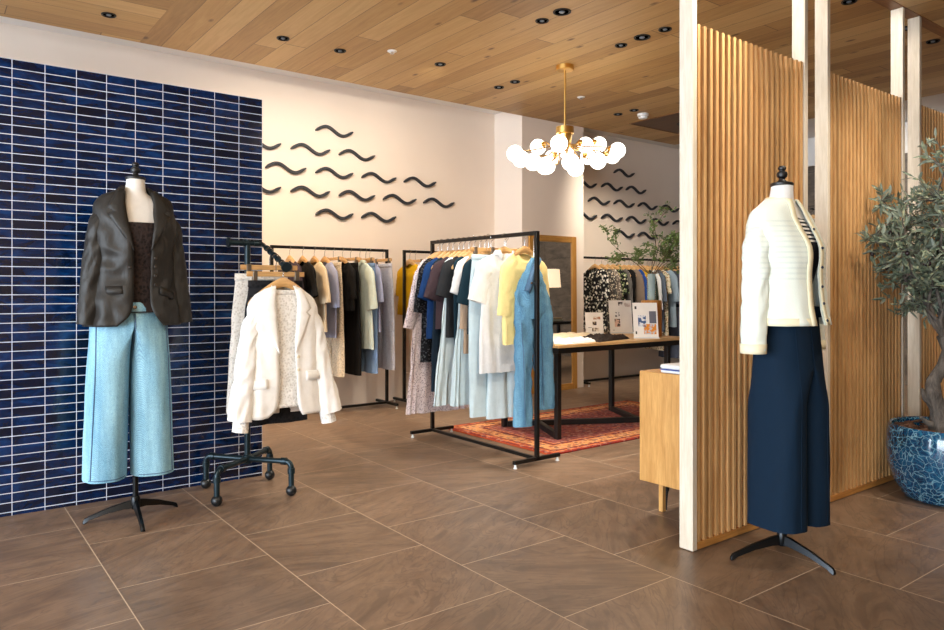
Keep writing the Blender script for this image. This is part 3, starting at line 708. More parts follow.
def legs(t, angs, L=.235):
    for i, a in enumerate(angs):
        d = Vector((math.cos(R(a)), math.sin(R(a)), 0)); nrm = Vector((-d.y, d.x, 0)); rings = []
        for r, zt, zb, w in ((.01, .098, .056, .014), (.05, .09, .055, .014), (.13, .066, .04, .0125), (L - .03, .036, .016, .0115), (L - .008, .026, .002, .011), (L, .014, .0, .010)):
            o = d * r
            rings.append([o - nrm * w + Vector((0, 0, zb)), o + nrm * w + Vector((0, 0, zb)), o + nrm * w * .55 + Vector((0, 0, zt)), o - nrm * w * .55 + Vector((0, 0, zt))])
        MB().loft(rings, True, True, True).build('leg', M_stand, t, 35, .002)
fx, fy, fT = .846, 3.905, 1.785
f1 = form('white dress form in dark blazer and jeans before the blue tiles', fx, fy, 0, fT)
legs(f1, (163, 266, 20))
gx, gy_, gT = 2.935, 1.672, 1.68
f2 = form('white dress form in cream cardigan and navy trousers before slatted screen', gx, gy_, R(-4), gT)
legs(f2, (151 + 4, 266 + 4, 32 + 4))

def lapels(t, K, gap, mat, zt, zb, wmax, off=.008, p=2.3, notch=.36):
    for s in (-1, 1):
        rings = []
        for i in range(19):
            q = i / 18; z = zt + (zb - zt) * q
            e = gap(z)[0 if s < 0 else 1]
            w = wmax * (min(1, .35 + q / notch * .65) if q < notch else (.62 if q < notch + .055 else .98 * (1 - (q - notch - .06) / (1 - notch - .06)) ** .8))
            w = max(w, .003); ring = []
            for k, kk in enumerate((0, .25, .5, .75, 1)):
                u = e + w * kk; hw = interp(K, z)[0]; u = min(u, hw * .97)
                ring.append((s * u, front_y(K, z, s * u, p) - off * (1.25 if 0 < k < 4 else .75), z + .012 * kk))
            rings.append(ring)
        MB().loft(rings, False).build('lapel', mat, t, 60, solid=.004)
def back_collar(t, mat, z, hw, hd, cy, drop=.045):
    r = []
    for zz, e in ((z - .012, 0), (z + .018, -.002), (z + .024, .006), (z - drop, .032)):
        r.append([((hw + e) * math.cos(a), cy + (hd + e) * math.sin(a), zz - .03 * (1 - abs(math.sin(a))) ) for a in [R(-18) + R(216) * k / 30 for k in range(31)]])
    MB().loft(r, False).build('collar', mat, t, 60, solid=.003)
def flap(t, K, mat, u0, u1, z, h, tilt=0., name='pocket_flap'):
    s = sgn(u0); rings = []
    for i in range(7):
        u = u0 + (u1 - u0) * i / 6
        rings.append([(u, front_y(K, zz, u) - o, zz) for zz, o in ((z + tilt * i / 6, .007), (z - h * .5 + tilt * i / 6, .010), (z - h + tilt * i / 6, .012))])
    MB().loft(rings, False).build(name, mat, t, 30, solid=.0025)
def lerp_gap(tab):
    def g(z):
        r = interp(tab, z); return (r[0], r[1])
    return g
def btn(t, K, u, z, mat, r=.008):
    MB().lathe([(r, 0), (r, .003), (r * .7, .0045), (1e-5, .0035)], (u, front_y(K, z, u) - .008, z), 14, Matrix.Rotation(R(90), 3, 'X')).build('button', mat, t)

# --- left form: blazer, lace camisole, jeans
M_blazer = fabric('dark_olive_linen', (42, 40, 38), rough=.45, wr=.4)
bz = thing('blazer', 'dark taupe linen blazer worn open on the dress form by the blue tiles', 'blazer', (fx, fy, 0))
K = [(1.655, .066, .062, 0, .012), (1.632, .1, .07, 0, .012), (1.608, .15, .078, 0, .01), (1.582, .178, .086, 0, .008), (1.53, .186, .102, 0, .004), (1.43, .182, .132, 0, -.004), (1.33, .174, .13, 0, 0), (1.2, .176, .126, -.004, 0), (1.1, .194, .14, -.008, 0), (.97, .216, .152, -.012, 0)]
gp = lerp_gap([(1.66, .055, .055), (1.57, .064, .064), (1.45, .056, .056), (1.34, .038, .044), (1.2, .032, .046), (1.08, .034, .05), (1.02, .05, .07), (.97, .1, .11)])
shell(K, 70, 64, .014, seed=1.1, gap=gp, wr=.012).build('body', M_blazer, bz, 60, solid=.004)
for s in (-1, 1):
    sl = sleeve(s, .155, 1.583, .605, .062, .050, .052, .056, .054, seed=2 + s, fwd=-.02, n=34, m=44, wr=.008).build('sleeve', M_blazer, bz, 60)
lapels(bz, K, gp, M_blazer, 1.63, 1.335, .085)
back_collar(bz, M_blazer, 1.655, .068, .064, .012)
flap(bz, K, M_blazer, -.155, -.085, 1.165, .038, -.0); flap(bz, K, M_blazer, .085, .16, 1.165, .038, -.03)
M_btn = plain('dark_horn_button', (46, 40, 36), .25)
for z in (1.30, 1.26, 1.215, 1.17): btn(bz, K, .064, z, M_btn)
for z in (1.30, 1.255): btn(bz, K, -.052, z, M_btn)
M_lace = fabric('dark_brown_lace', (46, 36, 34), 'lace', (22, 16, 16), sc=.9, wr=.8)
cm = thing('camisole', 'dark brown textured camisole showing inside the open taupe blazer', 'camisole', (fx, fy, 0))
K2 = [(1.475, .148, .112, 0, -.008), (1.40, .158, .121, 0, -.01), (1.26, .132, .102, 0, 0), (1.15, .155, .112, 0, .003), (1.035, .175, .122, 0, .003)]
shell(K2, 44, 24, .006, seed=3, wr=.004).build('body', M_lace, cm, 60)
for s in (-1, 1):
    MB().tube([(s * .085, -.107, 1.47), (s * .09, -.094, 1.53), (s * .09, -.05, 1.60), (s * .09, .02, 1.618)], .004, 6).build('strap', M_lace, cm)
M_jean = fabric('washed_jean', (84, 138, 168), 'denim', (160, 200, 216), wr=.25)
M_seam = fabric('jean_seam', (58, 84, 112), 'denim', (96, 120, 146))
jn = thing('jeans', 'washed light blue wide jeans on the dress form by the blue tiles', 'jeans', (fx - .03, fy, 0))
jm = trousers(1.075, .94, .225, .152, .176, .122, .097, .10, .111, 2.0, .012, 44, 56); jm.build('legs', M_jean, jn, 60)
shell([(1.085, .155, .112, 0, .002), (1.04, .163, .118, 0, .002)], 44, 3, 0, wr=.001).build('waistband', M_jean, jn, 60, solid=.005)
for s in (-1, 1):
    P = drape(jm, [(s * (.155 + .03 * q), 1.03 - .79 * q) for q in [k / 24 for k in range(25)]], .0005)
    MB().tube(P, .0035, 6).build('side_seam', M_seam, jn)
    P = drape(jm, [(s * .111 - .08 + .16 * k / 20, .236) for k in range(21)], .0005)
    MB().tube(P, .0022, 6).build('hem_stitch', M_seam, jn)
MB().tube(drape(jm, [(.006, 1.03 - .02 * k) for k in range(10)], .0005), .003, 6).build('fly_seam', M_seam, jn)
MB().lathe([(.009, 0), (.009, .004), (1e-5, .005)], (0, -.126, 1.062), 14, Matrix.Rotation(R(90), 3, 'X')).build('button', M_steel, jn)

# --- right form: cardigan, striped top, navy trousers
def m_cardigan():
    t = NT('cream_fine_knit', .85); o = t.obj(); x, y, z = t.xyz(o)
    st = t.math('GREATER_THAN', t.math('FRACT', t.math('MULTIPLY', z, 46)), .62)
    zone = t.math('MULTIPLY', t.math('GREATER_THAN', z, 1.18), t.math('LESS_THAN', z, 1.44))
    a = t.math('MULTIPLY', t.math('MULTIPLY', st, zone), .32)
    c = t.mix(a, lin(226, 231, 218), lin(190, 200, 192))
    t.set('Base Color', c); t.bump(t.noise(o, 140, 2), .2, .003); t.set('Sheen Weight', .25); return t.m
M_card = m_cardigan(); M_rib = fabric('cream_rib_band', (240, 230, 196), wr=.1)
cd = thing('cardigan', 'cream fine-knit cardigan worn open on the dress form by the screens', 'cardigan', (gx, gy_, 0), R(-4))
K = [(1.533, .064, .058, 0, .008), (1.508, .1, .07, 0, .01), (1.487, .142, .076, 0, .008), (1.458, .170, .084, 0, .006), (1.41, .18, .104, 0, 0), (1.32, .178, .136, 0, -.012), (1.2, .172, .136, 0, -.010), (1.08, .178, .142, 0, -.014), (1.0, .186, .152, 0, -.022)]
gp = lerp_gap([(1.54, .02, .03), (1.50, .024, .036), (1.44, .034, .046), (1.38, .034, .042), (1.30, .028, .034), (1.15, .03, .036), (1.0, .034, .04)])
shell(K, 60, 40, .01, seed=6.1, gap=gp, wr=.004).build('body', M_card, cd, 60, solid=.003)
for s in (-1, 1):
    so = sleeve(s, .158, 1.458, .56, .055, .055, .046, .062, .05, seed=7 + s, fwd=-.01, n=28, m=34, wr=.007).build('sleeve', M_card, cd, 60)
    # cuff at the sleeve's end
    ex = s * (.158 + .053)
    MB().loft([[(ex + r * math.cos(2 * PI * k / 24), -.01 + r * 1.02 * math.sin(2 * PI * k / 24), z) for k in range(24)] for z, r in ((.925, .051), (.90, .05), (.885, .05))], True).build('cuff', M_rib, so, 60, solid=.003)
    rings = []
    for i in range(24):
        z = 1.53 + (1.0 - 1.53) * i / 23; e = gp(z)[0 if s < 0 else 1]
        rings.append([(s * u, front_y(K, z, s * u) - .006, z) for u in (e - .004, e + .01, e + .024)])
    MB().loft(rings, False).build('button_band', M_rib, cd, 60, solid=.003)
for z in (1.40, 1.32, 1.24, 1.16, 1.09, 1.02): btn(cd, K, .046, z, plain('navy_button', (40, 50, 70), .3), .006)
shell([(1.03, .186, .152, 0, -.019), (1.0, .188, .155, 0, -.022)], 56, 3, 0, gap=lambda z: (.036, .042), wr=.001).build('hem_band', M_rib, cd, 60, solid=.003)
b = MB(); b.loft([[(rx * math.cos(a), .009 + ry * math.sin(a), zz - .02 * max(0, -math.sin(a))) for a in [R(-40) + R(260) * k / 30 for k in range(31)]] for rx, ry, zz in ((.068, .064, 1.518), (.062, .058, 1.54))], False); b.build('neckband', M_rib, cd, 60, solid=.004)
M_stripe = fabric('black_white_stripes', (236, 232, 226), 'stripe', (16, 18, 22), sc=2.2)
M_navy = fabric('navy_suiting', (2, 28, 48), rough=.85, wr=.1)
M_navyd = fabric('navy_bodice_cloth', (26, 28, 36), rough=.7, wr=.2)
tp = thing('striped_top', 'black and white striped top with dark front, under the cream cardigan', 'top', (gx, gy_, 0), R(-4))
K3 = [(1.46, .11, .068, 0, .004), (1.41, .145, .094, 0, 0), (1.34, .152, .119, 0, -.01)]
shell(K3, 48, 12, .004, seed=9, wr=.005).build('striped_yoke', M_stripe, tp, 60)
shell([(1.345, .155, .121, 0, -.012), (1.28, .155, .122, 0, -.012), (1.15, .125, .1, 0, -.004), (1.0, .16, .115, 0, 0)], 44, 16, .004, seed=9, wr=.003).build('body', M_navyd, tp, 60)
tr = thing('trousers', 'navy wide-leg trousers on the dress form wearing the cream cardigan', 'trousers', (gx + .02, gy_ - .015, 0), R(-4))
nm = trousers(1.06, .80, .152, .14, .160, .122, .086, .122, .084, 4.0, .008, 44, 50); nm.build('legs', M_navy, tr, 60)
shell([(1.075, .14, .105, 0, 0), (1.03, .15, .112, 0, 0)], 44, 3, 0, wr=.001).build('waistband', M_navy, tr, 60, solid=.004)
for s in (-1, 1): MB().tube(drape(nm, [(s * .088, 1.0 - .83 * k / 24) for k in range(25)], .0002), .0016, 6).build('crease', M_navy, tr)

# ------------------------------------------------------------------ pipe stand with the white blazer
px_, py_ = 1.46, 4.03
M_pipe = plain('blue_black_iron_pipe', (30, 48, 56), .32, .5)
ps = thing('pipe_stand', 'black iron-pipe clothes stand on four casters beside the blue tiles', 'clothes rack', (px_, py_, 0))
MB().tube([(0, 0, .17), (0, 0, 1.43)], .0165, 16).build('pole', M_pipe, ps)
MB().lathe([(.024, .165), (.026, .17), (.026, .21), (.02, .216), (.0156, .217)], n=20).build('centre_fitting', M_pipe, ps)
for (x, y) in ((-.17, .235), (-.235, -.17), (.18, -.225), (.215, .195)):
    L = math.hypot(x, y); u = Vector((x / L, y / L, 0)); P = [Vector((0, 0, .19)), u * (L - .05) + Vector((0, 0, .19))]
    for k in range(1, 6):
        a = R(90) * k / 5; P.append(u * (L - .05 + .035 * math.sin(a)) + Vector((0, 0, .19 - .035 * (1 - math.cos(a)))))
    e = u * (L - .015); P.append(e + Vector((0, 0, .055)))
    lg = MB().tube(P, .0155, 14).build('leg', M_pipe, ps)
    MB().tube([u * (L - .075) + Vector((0, 0, .19)), u * (L - .045) + Vector((0, 0, .19))], .0205, 14).build('elbow_collar', M_pipe, lg)
    MB().tube([e + Vector((0, 0, .155)), e + Vector((0, 0, .125))], .0205, 14).build('elbow_collar', M_pipe, lg)
    cs = MB().lathe([(.013, .05), (.016, .052), (.016, .058), (.013, .06)], e, 14).build('caster', M_pipe, lg)
    n_ = Vector((-u.y, u.x, 0))
    b = MB(); b.ball(e + Vector((0, 0, .03)), .03, 10); b.build('caster_wheel', plain('black_rubber', (18, 22, 26), .4), lg)
MB().tube([(-.1, 0, 1.41), (.075, 0, 1.41)], .0145, 14).build('top_pipe', M_pipe, ps)
for x in (-.01, .05): MB().tube([(x - .014, 0, 1.41), (x + .014, 0, 1.41)], .02, 14).build('pipe_fitting', M_pipe, ps)
MB().tube([(-.112, 0, 1.41), (-.1, 0, 1.41)], .028, 18).build('end_cap', M_pipe, ps)
A0, A1 = Vector((.09, 0, 1.405)), Vector((.09, -.335, 1.268))
am = MB().tube([A0 + Vector((-.02, .0, .005)), A0, A1], .0125, 14).build('sloping_arm', M_pipe, ps)
ad = (A1 - A0).normalized()
MB().tube([A1 - ad * .004, A1 + ad * .008], .028, 20).build('arm_end_cap', M_pipe, ps)
for q in (.18, .34, .5, .66, .82):
    c = A0.lerp(A1, q); MB().tube([c - ad * .004, c + ad * .004], .0175, 14).build('stop_ring', M_pipe, am)
def arm_at(q):
    c = A0.lerp(A1, q); return (px_ + c.x, py_ + c.y, c.z)
PG = 'clothes on the pipe stand'
q = arm_at(.30); l_ = (q[0] - .045, q[1], q[2] - HD)
M_knitw = fabric('white_open_knit', (238, 235, 230), 'lace', (212, 207, 200), sc=1.1, wr=.7)
clipped('trousers', 'white openwork trousers hanging behind the white blazer on the pipe stand', 'trousers', l_, R(0), M_knitw, L=.81, ww=.15, lw=.095, seed=1.7, group=PG, lc=.1)
hanger((q[0] - .0, q[1], q[2] - HD), R(0), 'clip hanger with white openwork trousers on the pipe stand', True, PG)
q = arm_at(.58)
clipped('skirt', 'dark charcoal skirt clipped behind the white blazer on the pipe stand', 'skirt', (q[0], q[1], q[2] - HD), R(0), fabric('dark_charcoal_knit', (34, 34, 38), 'lace', (20, 20, 24), sc=.8), 'skirt', L=.835, ww=.155, hem=.18, seed=2.7, group=PG, hand='clip hanger with dark charcoal skirt on the pipe stand', hgroup=PG)
q = arm_at(.88); hb = (q[0], q[1] - .0, q[2] - HD)
h_ = hanger(hb, 0, 'wooden hanger under the white blazer on the pipe stand', False, PG)
M_wb = fabric('white_linen', (242, 240, 236), rough=.8, wr=.08)
wb = thing('blazer', 'white linen blazer hanging open over a lace-knit top on the pipe stand', 'blazer', hb, 0, PG)
K = [(-.04, .062, .034, 0, .002), (-.056, .1, .038, 0, .002), (-.088, .15, .042, 0, .002), (-.122, .18, .047, 0, 0), (-.17, .196, .055, 0, 0), (-.4, .2, .066, 0, 0), (-.6, .218, .072, 0, 0), (-.735, .236, .076, 0, 0)]
gp = lerp_gap([(-.04, .05, .05), (-.12, .062, .062), (-.25, .058, .05), (-.38, .052, .04), (-.5, .05, .045), (-.64, .05, .05), (-.7, .07, .06), (-.735, .11, .08)])
shell(K, 60, 50, .016, seed=5.5, gap=gp, wr=.006).build('body', M_wb, wb, 60, solid=.004)
for s in (-1, 1): sleeve(s, .158, -.122, .615, .105 if s > 0 else .095, .046, .062, .042, .046, seed=12 + s, fwd=-.04, n=34, m=44, wr=.008).build('sleeve', M_wb, wb, 60)
lapels(wb, K, gp, M_wb, -.062, -.40, .085)
back_collar(wb, M_wb, -.04, .066, .034, .002)
flap(wb, K, M_wb, -.2, -.115, -.53, .05); flap(wb, K, M_wb, .1, .19, -.5, .05)
for z in (-.42, -.49): btn(wb, K, .056, z, plain('cream_button', (214, 200, 170), .3))
kt = thing('knit_top', 'white lace-knit long-sleeved top inside the white linen blazer', 'top', hb, 0, PG)
shell([(-.075, .1, .022, 0, .002), (-.1, .165, .03, 0, .002), (-.14, .19, .036, 0, 0), (-.4, .19, .046, 0, 0), (-.685, .195, .05, 0, 0)], 40, 24, .006, seed=3.9).build('body', M_knitw, kt, 60)
shell([(-.062, .09, .024, 0, 0), (-.085, .1, .027, 0, 0)], 36, 3, 0, wr=.001).build('neckband', M_knitw, kt, 60, solid=.004)
for s in (-1, 1): sleeve(s, .15, -.13, .665, .1, .04, .040, .036, .036, seed=20 + s, fwd=-.04, n=26, m=30, wr=.004).build('sleeve', M_knitw, kt, 60)
shell([(-.67, .197, .053, 0, 0), (-.69, .197, .053, 0, 0)], 40, 2, 0, wr=.001).build('hem_band', M_knitw, kt, 60, solid=.003)

# ------------------------------------------------------------------ rug
def m_rug():
    t = NT('persian_rug', .95); o = t.obj(); x, y, z = t.xyz(o)
    W, D = 2.3, 1.27
    ex = t.math('MINIMUM', x, t.math('SUBTRACT', W, x)); ey = t.math('MINIMUM', y, t.math('SUBTRACT', D, y)); e = t.math('MINIMUM', ex, ey)
    bands = t.ramp(t.math('DIVIDE', e, .4), [(0, lin(150, 40, 26)), (.07, lin(214, 120, 62)), (.14, lin(128, 34, 28)), (.2, lin(226, 160, 100)), (.46, lin(220, 140, 84)), (.5, lin(120, 30, 28)), (.58, lin(214, 130, 84)), (.64, lin(158, 84, 78))], 'CONSTANT')
    f1 = t.vor(t.mapping(o, (1, 1, 0)), 30, 0); cl = t.vor(t.mapping(o, (1, 1, 0)), 30, 1)
    mot = t.ramp(t.xyz(cl)[0], [(0, lin(132, 46, 40)), (.35, lin(190, 140, 120)), (.6, lin(84, 54, 66)), (.8, lin(206, 120, 74))], 'CONSTANT')
    c = t.mix(t.math('MULTIPLY', t.math('LESS_THAN', f1, .5), .75), bands, mot)
    nz = t.noise(o, 45, 4, .7)
    c = t.mix(1, c, t.ramp(nz, [(.3, (.7, .7, .7, 1)), (.7, (1.2, 1.2, 1.2, 1))]), 'MULTIPLY')
    t.set('Base Color', c); t.bump(t.noise(o, 300, 2), .5, .004); return t.m
rg = thing('rug', 'red and orange patterned rug under the display table', 'rug', (3.46, 3.64, 0), R(1))
box('pile', m_rug(), 0, 2.3, 0, 1.27, .0005, .012, rg, .004)
b = MB()
for i in range(100):
    y = .01 + 1.25 * i / 99
    for s, x0 in ((-1, 0), (1, 2.3)): b.tube([(x0, y, .006), (x0 + s * .025, y + .003 * math.sin(i), .004)], .003, 5)
b.build('fringe', fabric('rug_fringe', (190, 90, 56)), rg)

# ------------------------------------------------------------------ display table
TZ = .735
tb = thing('display_table', 'oak-topped display table with black angled steel legs on the rug', 'table', (4.5, 4.29, 0))
M_top = wood('oak_table_top', (222, 184, 130), (196, 152, 98), 'x', .4)
box('tabletop', M_top, -.78, .78, -.43, .43, TZ - .022, TZ, tb, .002)
b = MB(); b.box(-.76, .76, -.41, -.385, TZ - .065, TZ - .0225); b.box(-.76, .76, .385, .41, TZ - .065, TZ - .0225); b.box(-.76, -.735, -.385, .385, TZ - .065, TZ - .0225); b.box(.735, .76, -.385, .385, TZ - .065, TZ - .0225)
b.build('apron_frame', M_black, tb, 35, .002)
LG = {'a': (-.67, -.31), 'b': (-.67, .32), 'c': (.63, .32), 'd': (.60, -.34)}
for k, (x, y) in LG.items(): MB().box(x - .02, x + .02, y - .02, y + .02, .0125, TZ - .066).build('leg', M_black, tb, 35, .002)
def foot(p, q): MB().bar((p[0], p[1], .036), (q[0], q[1], .036), .044, .044).build('foot_bar', M_black, tb, 35, .002)
foot((-.65, .31), (.58, -.33)); foot((-.66, -.29), (-.42, .19)); foot((.62, .30), (.36, -.21))
# display cards on the table
M_paper = plain('white_card', (240, 236, 230), .6)
def card(label, x, y, w, h, rz, pics, tilt=12):
    t = thing('display_card', label, 'display card', (x, y, TZ), rz, 'display cards on the table')
    M = Matrix.Rotation(R(-tilt), 4, 'X')
    MB().box(-w / 2, w / 2, -.0015, .0015, .002, h, M).build('card', M_paper, t, 35)
    MB().box(-.03, .03, .003, .005, .004, h * .7, Matrix.Translation((0, .06, 0)) @ Matrix.Rotation(R(tilt * .4), 4, 'X')).build('easel_back', M_paper, t, 35)
    MB().box(-w / 2 - .004, w / 2 + .004, -.008, .004, .0005, .012).build('ledge', M_clear, t, 35)
    for nm, u0, u1, v0, v1, m in pics:
        MB().box((u0 - .5) * w, (u1 - .5) * w, -.0024, -.0016, v0 * h, v1 * h, M).build(nm, m, t, 35)
ik = lambda nm, a, b_, sc=1.: fabric(nm, a, 'floral', b_, sc=sc, wr=.0)
M_ink = plain('ink', (60, 56, 54), .6)
def m_blob(nm, a, bg):
    if nm in MATS: return MATS[nm]
    t = NT(nm, .6); o = t.obj(); n1 = t.noise(o, 40, 4, .6, .5); t.set('Base Color', t.mix(t.math('GREATER_THAN', n1, .47), lin(*bg), lin(*a))); MATS[nm] = t.m; return t.m
rzc = R(-32)
card('small display card with tiny sepia pictures, nearest the mirror, on the table', 4.88, 4.585, .165, .205, rzc,
     [('picture', .45, .85, .68, .80, m_blob('sepia_print', (170, 120, 90), (230, 220, 205))), ('picture', .4, .62, .42, .58, m_blob('dark_print', (50, 40, 36), (200, 180, 150))), ('picture', .35, .75, .14, .3, m_blob('brown_print', (90, 70, 56), (225, 215, 200))), ('caption', .14, .34, .3, .32, M_ink)])
card('display card with feather sketch and small photo, middle one on the table', 5.18, 4.53, .215, .315, rzc,
     [('sketch', .42, .62, .84, .95, m_blob('feather_print', (60, 50, 44), (235, 230, 224))), ('sketch', .68, .95, .80, .93, m_blob('pale_print', (205, 190, 180), (238, 232, 226))), ('sketch', .26, .46, .5, .64, m_blob('line_print', (110, 108, 110), (238, 234, 230))),
      ('picture', .22, .46, .2, .44, m_blob('figure_print', (56, 44, 40), (226, 190, 170))), ('caption', .12, .2, .1, .11, M_ink)])
card('display card with blue blot and orange garment photo in front of wooden box', 4.83, 3.955, .208, .305, R(-37),
     [('picture', .2, .52, .32, .64, m_blob('blue_blot', (62, 92, 140), (226, 228, 232))), ('picture', .66, .94, .42, .76, plain('grey_photo', (104, 104, 116), .6)), ('picture', .42, .92, .12, .4, m_blob('orange_photo', (226, 140, 30), (196, 196, 200))), ('caption', .08, .16, .82, .9, M_ink), ('caption', .08, .14, .12, .2, M_ink)])
# wooden box, vase, branches
MB().lathe([(.086, TZ + .0005), (.09, TZ + .01), (.09, TZ + .306), (.086, TZ + .316), (1e-5, TZ + .316)], (0, 0, -TZ), 40).build('wooden_pedestal', wood('honey_oak', (206, 146, 74), (172, 112, 46), 'z', .4), None, 35, 0, (5.1, 4.12, TZ))
tag(bpy.data.objects['wooden_pedestal'], 'round honey-coloured wooden pedestal behind the card with the blue blot', 'pedestal')
tglass = NT('glass', .02); tglass.set('IOR', 1.45); tglass.set('Base Color', (.62, .82, .84, 1)); tglass.set('Transmission Weight', 0.); tglass.set('Alpha', .32); tglass.set('Roughness', .05); M_glass = tglass.m
VZ = TZ + .3165
vs = thing('glass_vase', 'slim clear glass vase holding leafy branches on the wooden pedestal', 'vase', (5.1, 4.12, VZ))
MB().lathe([(1e-5, .0005), (.034, .0005), (.038, .006), (.038, .23), (.036, .232), (.034, .23), (.034, .012), (1e-5, .01)], n=32).build('glass', M_glass, vs)
MB().lathe([(1e-5, .013), (.0325, .013), (.0325, .13), (1e-5, .13)], n=28).build('water', M_glass, vs)
M_leaf = plain('green_leaf', (104, 122, 64), .45); M_twig = plain('brown_twig', (92, 70, 46), .7)
def leaf(b, p, d, L, w, rnd):
    d = d.normalized(); s = d.cross(Vector((rnd.uniform(-1, 1), rnd.uniform(-1, 1), rnd.uniform(.2, 1)))).normalized(); n = s.cross(d).normalized()
    q = [p, p + d * L * .35 + s * w + n * .1 * w, p + d * L * .75 + s * w * .7 - n * .1 * w, p + d * L - n * .4 * w, p + d * L * .75 - s * w * .7 - n * .1 * w, p + d * L * .35 - s * w + n * .1 * w, p + d * L * .5 - n * w * .35]
    b.add(q, [(0, 1, 6), (1, 2, 6), (2, 3, 6), (3, 4, 6), (4, 5, 6), (5, 0, 6)])
rd = random.Random(21)
br = thing('leafy_branches', 'tall leafy green branches arranged in the glass vase', 'branches', (5.1, 4.12, VZ))
bl = MB(); bt = MB()
def twig(p, d, L, r, depth, lim):
    P = [p]; q = p.copy(); n = 6
    for i in range(n):
        d = (d + Vector((rd.uniform(-.25, .25), rd.uniform(-.25, .25), rd.uniform(-.22, .14)))).normalized(); q = q + d * L / n; P.append(q.copy())
        if depth < 2 and i >= 1 and rd.random() < .75:
            sd = (d + Vector((rd.uniform(-1, 1), rd.uniform(-1, 1), rd.uniform(-.4, .5)))).normalized(); twig(q, sd, L * .42, r * .6, depth + 1, lim)
        if depth >= 1 or i > 3:
            for k in range(2):
                leaf(bl, q + Vector((rd.uniform(-.02, .02), rd.uniform(-.02, .02), rd.uniform(-.02, .02))), d + Vector((rd.uniform(-1, 1), rd.uniform(-1, 1), rd.uniform(-.6, .6))), rd.uniform(.024, .038), rd.uniform(.006, .010), rd)
    bt.tube(P, [max(.0012, r * (1 - .6 * i / n)) for i in range(n + 1)], 6)
for dx, dy, dz, L in ((-.48, .34, .5, .42), (.1, .1, 1, .54), (.5, -.3, .7, .36), (.7, -.5, .3, .42), (-.2, -.1, .7, .34), (.4, -.2, .9, .44), (.55, -.4, .5, .36), (-.3, .2, .25, .26), (.3, -.2, .2, .28)):
    bt.tube([(0, 0, .016), (dx * .03, dy * .03, .23)], .003, 6)
    twig(Vector((dx * .03, dy * .03, .23)), Vector((dx, dy, dz)).normalized(), L, .004, 0, 0)
bl.build('foliage', M_leaf, br, 0); bt.build('stems', M_twig, br)
# folded clothes on the table
def heap(name, label, cat, x, y, rz, w, d, h, mat, seed, folds=3, ph=.35):
    t = thing(name, label, cat, (x, y, TZ + .0008), rz, 'clothes laid on the display table'); n, m = 34, 26; b = MB()
    top_, rings = [], []
    for i in range(n + 1):
        row = []
        for j in range(m + 1):
            u, v = i / n * 2 - 1, j / m * 2 - 1
            e = max(0, 1 - abs(u) ** 6) * max(0, 1 - abs(v) ** 6)
            k = 1 + .09 * noise.noise(Vector((u * 1.5 + seed, v * 1.5, 1)))
            z = h * e ** .5 * (.62 + ph * noise.noise(Vector((u * folds + seed, v * folds * .8, seed))) + .25 * noise.noise(Vector((u * 6 + seed, v * 6, 2))))
            row.append((u * w / 2 * k, v * d / 2 * k, max(.0012, z)))
        rings.append(row)
    b.loft(rings, False); b.build('cloth', mat, t, 60)
    rr = [[(p[0], p[1], 0.0004) for p in row] for row in rings]
    MB().loft(rr, False).build('underside', mat, t, 60)
    return t
heap('folded_blouse', 'white folded blouse lying nearest the denim on the oak table', 'blouse', 4.02, 4.0, R(8), .44, .2, .045, F['white'], 1.3, 5, .5)
heap('folded_sweater', 'cream folded sweater lying along the back of the oak table', 'sweater', 4.42, 4.5, R(4), .62, .26, .038, fabric('cream_knit', (236, 218, 186)), 4.3)
heap('folded_cardigan', 'pale pink folded cardigan lying behind the white blouse on the table', 'cardigan', 3.98, 4.3, R(-6), .40, .24, .04, fabric('pale_pink_cloth', (232, 206, 192)), 7.3)
heap('scarf', 'crumpled dark brown lace scarf laid across the oak table', 'scarf', 4.42, 4.05, R(14), .52, .2, .055, fabric('dark_brown_scarf', (52, 42, 38), 'lace', (30, 24, 22)), 9.3, 5, .6)

# ------------------------------------------------------------------ mirror on the pillar
mr = thing('floor_mirror', 'tall oak-framed mirror leaning on the white pillar', 'mirror', (5.30, 5.945, 0))
mr.rotation_euler = (R(-.6), 0, 0)
W, H = .72, 1.752; M_mf = wood('mirror_frame_oak', (202, 150, 76), (166, 112, 46), 'z', .45)
for a in ((0, .07, 0, H), (W - .07, W, 0, H)): box('side_rail', M_mf, a[0], a[1], -.018, .012, .001, a[3], mr, .004)
M_mfx = wood('mirror_frame_oak_rail', (202, 150, 76), (166, 112, 46), 'x', .45)
for a in ((.001, .07), (H - .07, H)): box('cross_rail', M_mfx, .0702, W - .0702, -.018, .012, a[0], a[1], mr, .004)
tm = NT('mirror_silver', .02); tm.set('Metallic', 1.); tm.set('Base Color', (.78, .76, .72, 1))
box('mirror_glass', tm.m, .068, W - .068, -.004, .002, .066, H - .066, mr)
# what the mirror shows: a console with a lamp
cn = thing('console_table', 'dark console table seen in the mirror under the lamp', 'table', (7.3, 4.15, 0))
box('tabletop', M_black, -.45, .45, -.28, .28, .675, .71, cn, .003)
for x in (-.4, .4):
    for y in (-.24, .24): box('leg', M_black, x - .02, x + .02, y - .02, y + .02, .001, .6749, cn)
lp = thing('table_lamp', 'table lamp with white drum shade seen in the mirror', 'lamp', (7.24, 4.16, .7105))
MB().lathe([(.085, 0), (.085, .012), (.03, .03), (.022, .06), (.05, .14), (.06, .22), (.04, .32), (.014, .38), (.012, .52), (1e-5, .52)], n=32).build('base', wood('lamp_wood', (176, 120, 62), (140, 90, 44), 'z'), lp)
ts = NT('lamp_shade_linen', .9); ts.set('Base Color', lin(246, 236, 220)); ts.set('Emission Color', lin(255, 232, 196)); ts.set('Emission Strength', 1.1)
MB().lathe([(.20, .50), (.185, .76)], n=40).build('lamp_shade', ts.m, lp, 60, solid=.003)
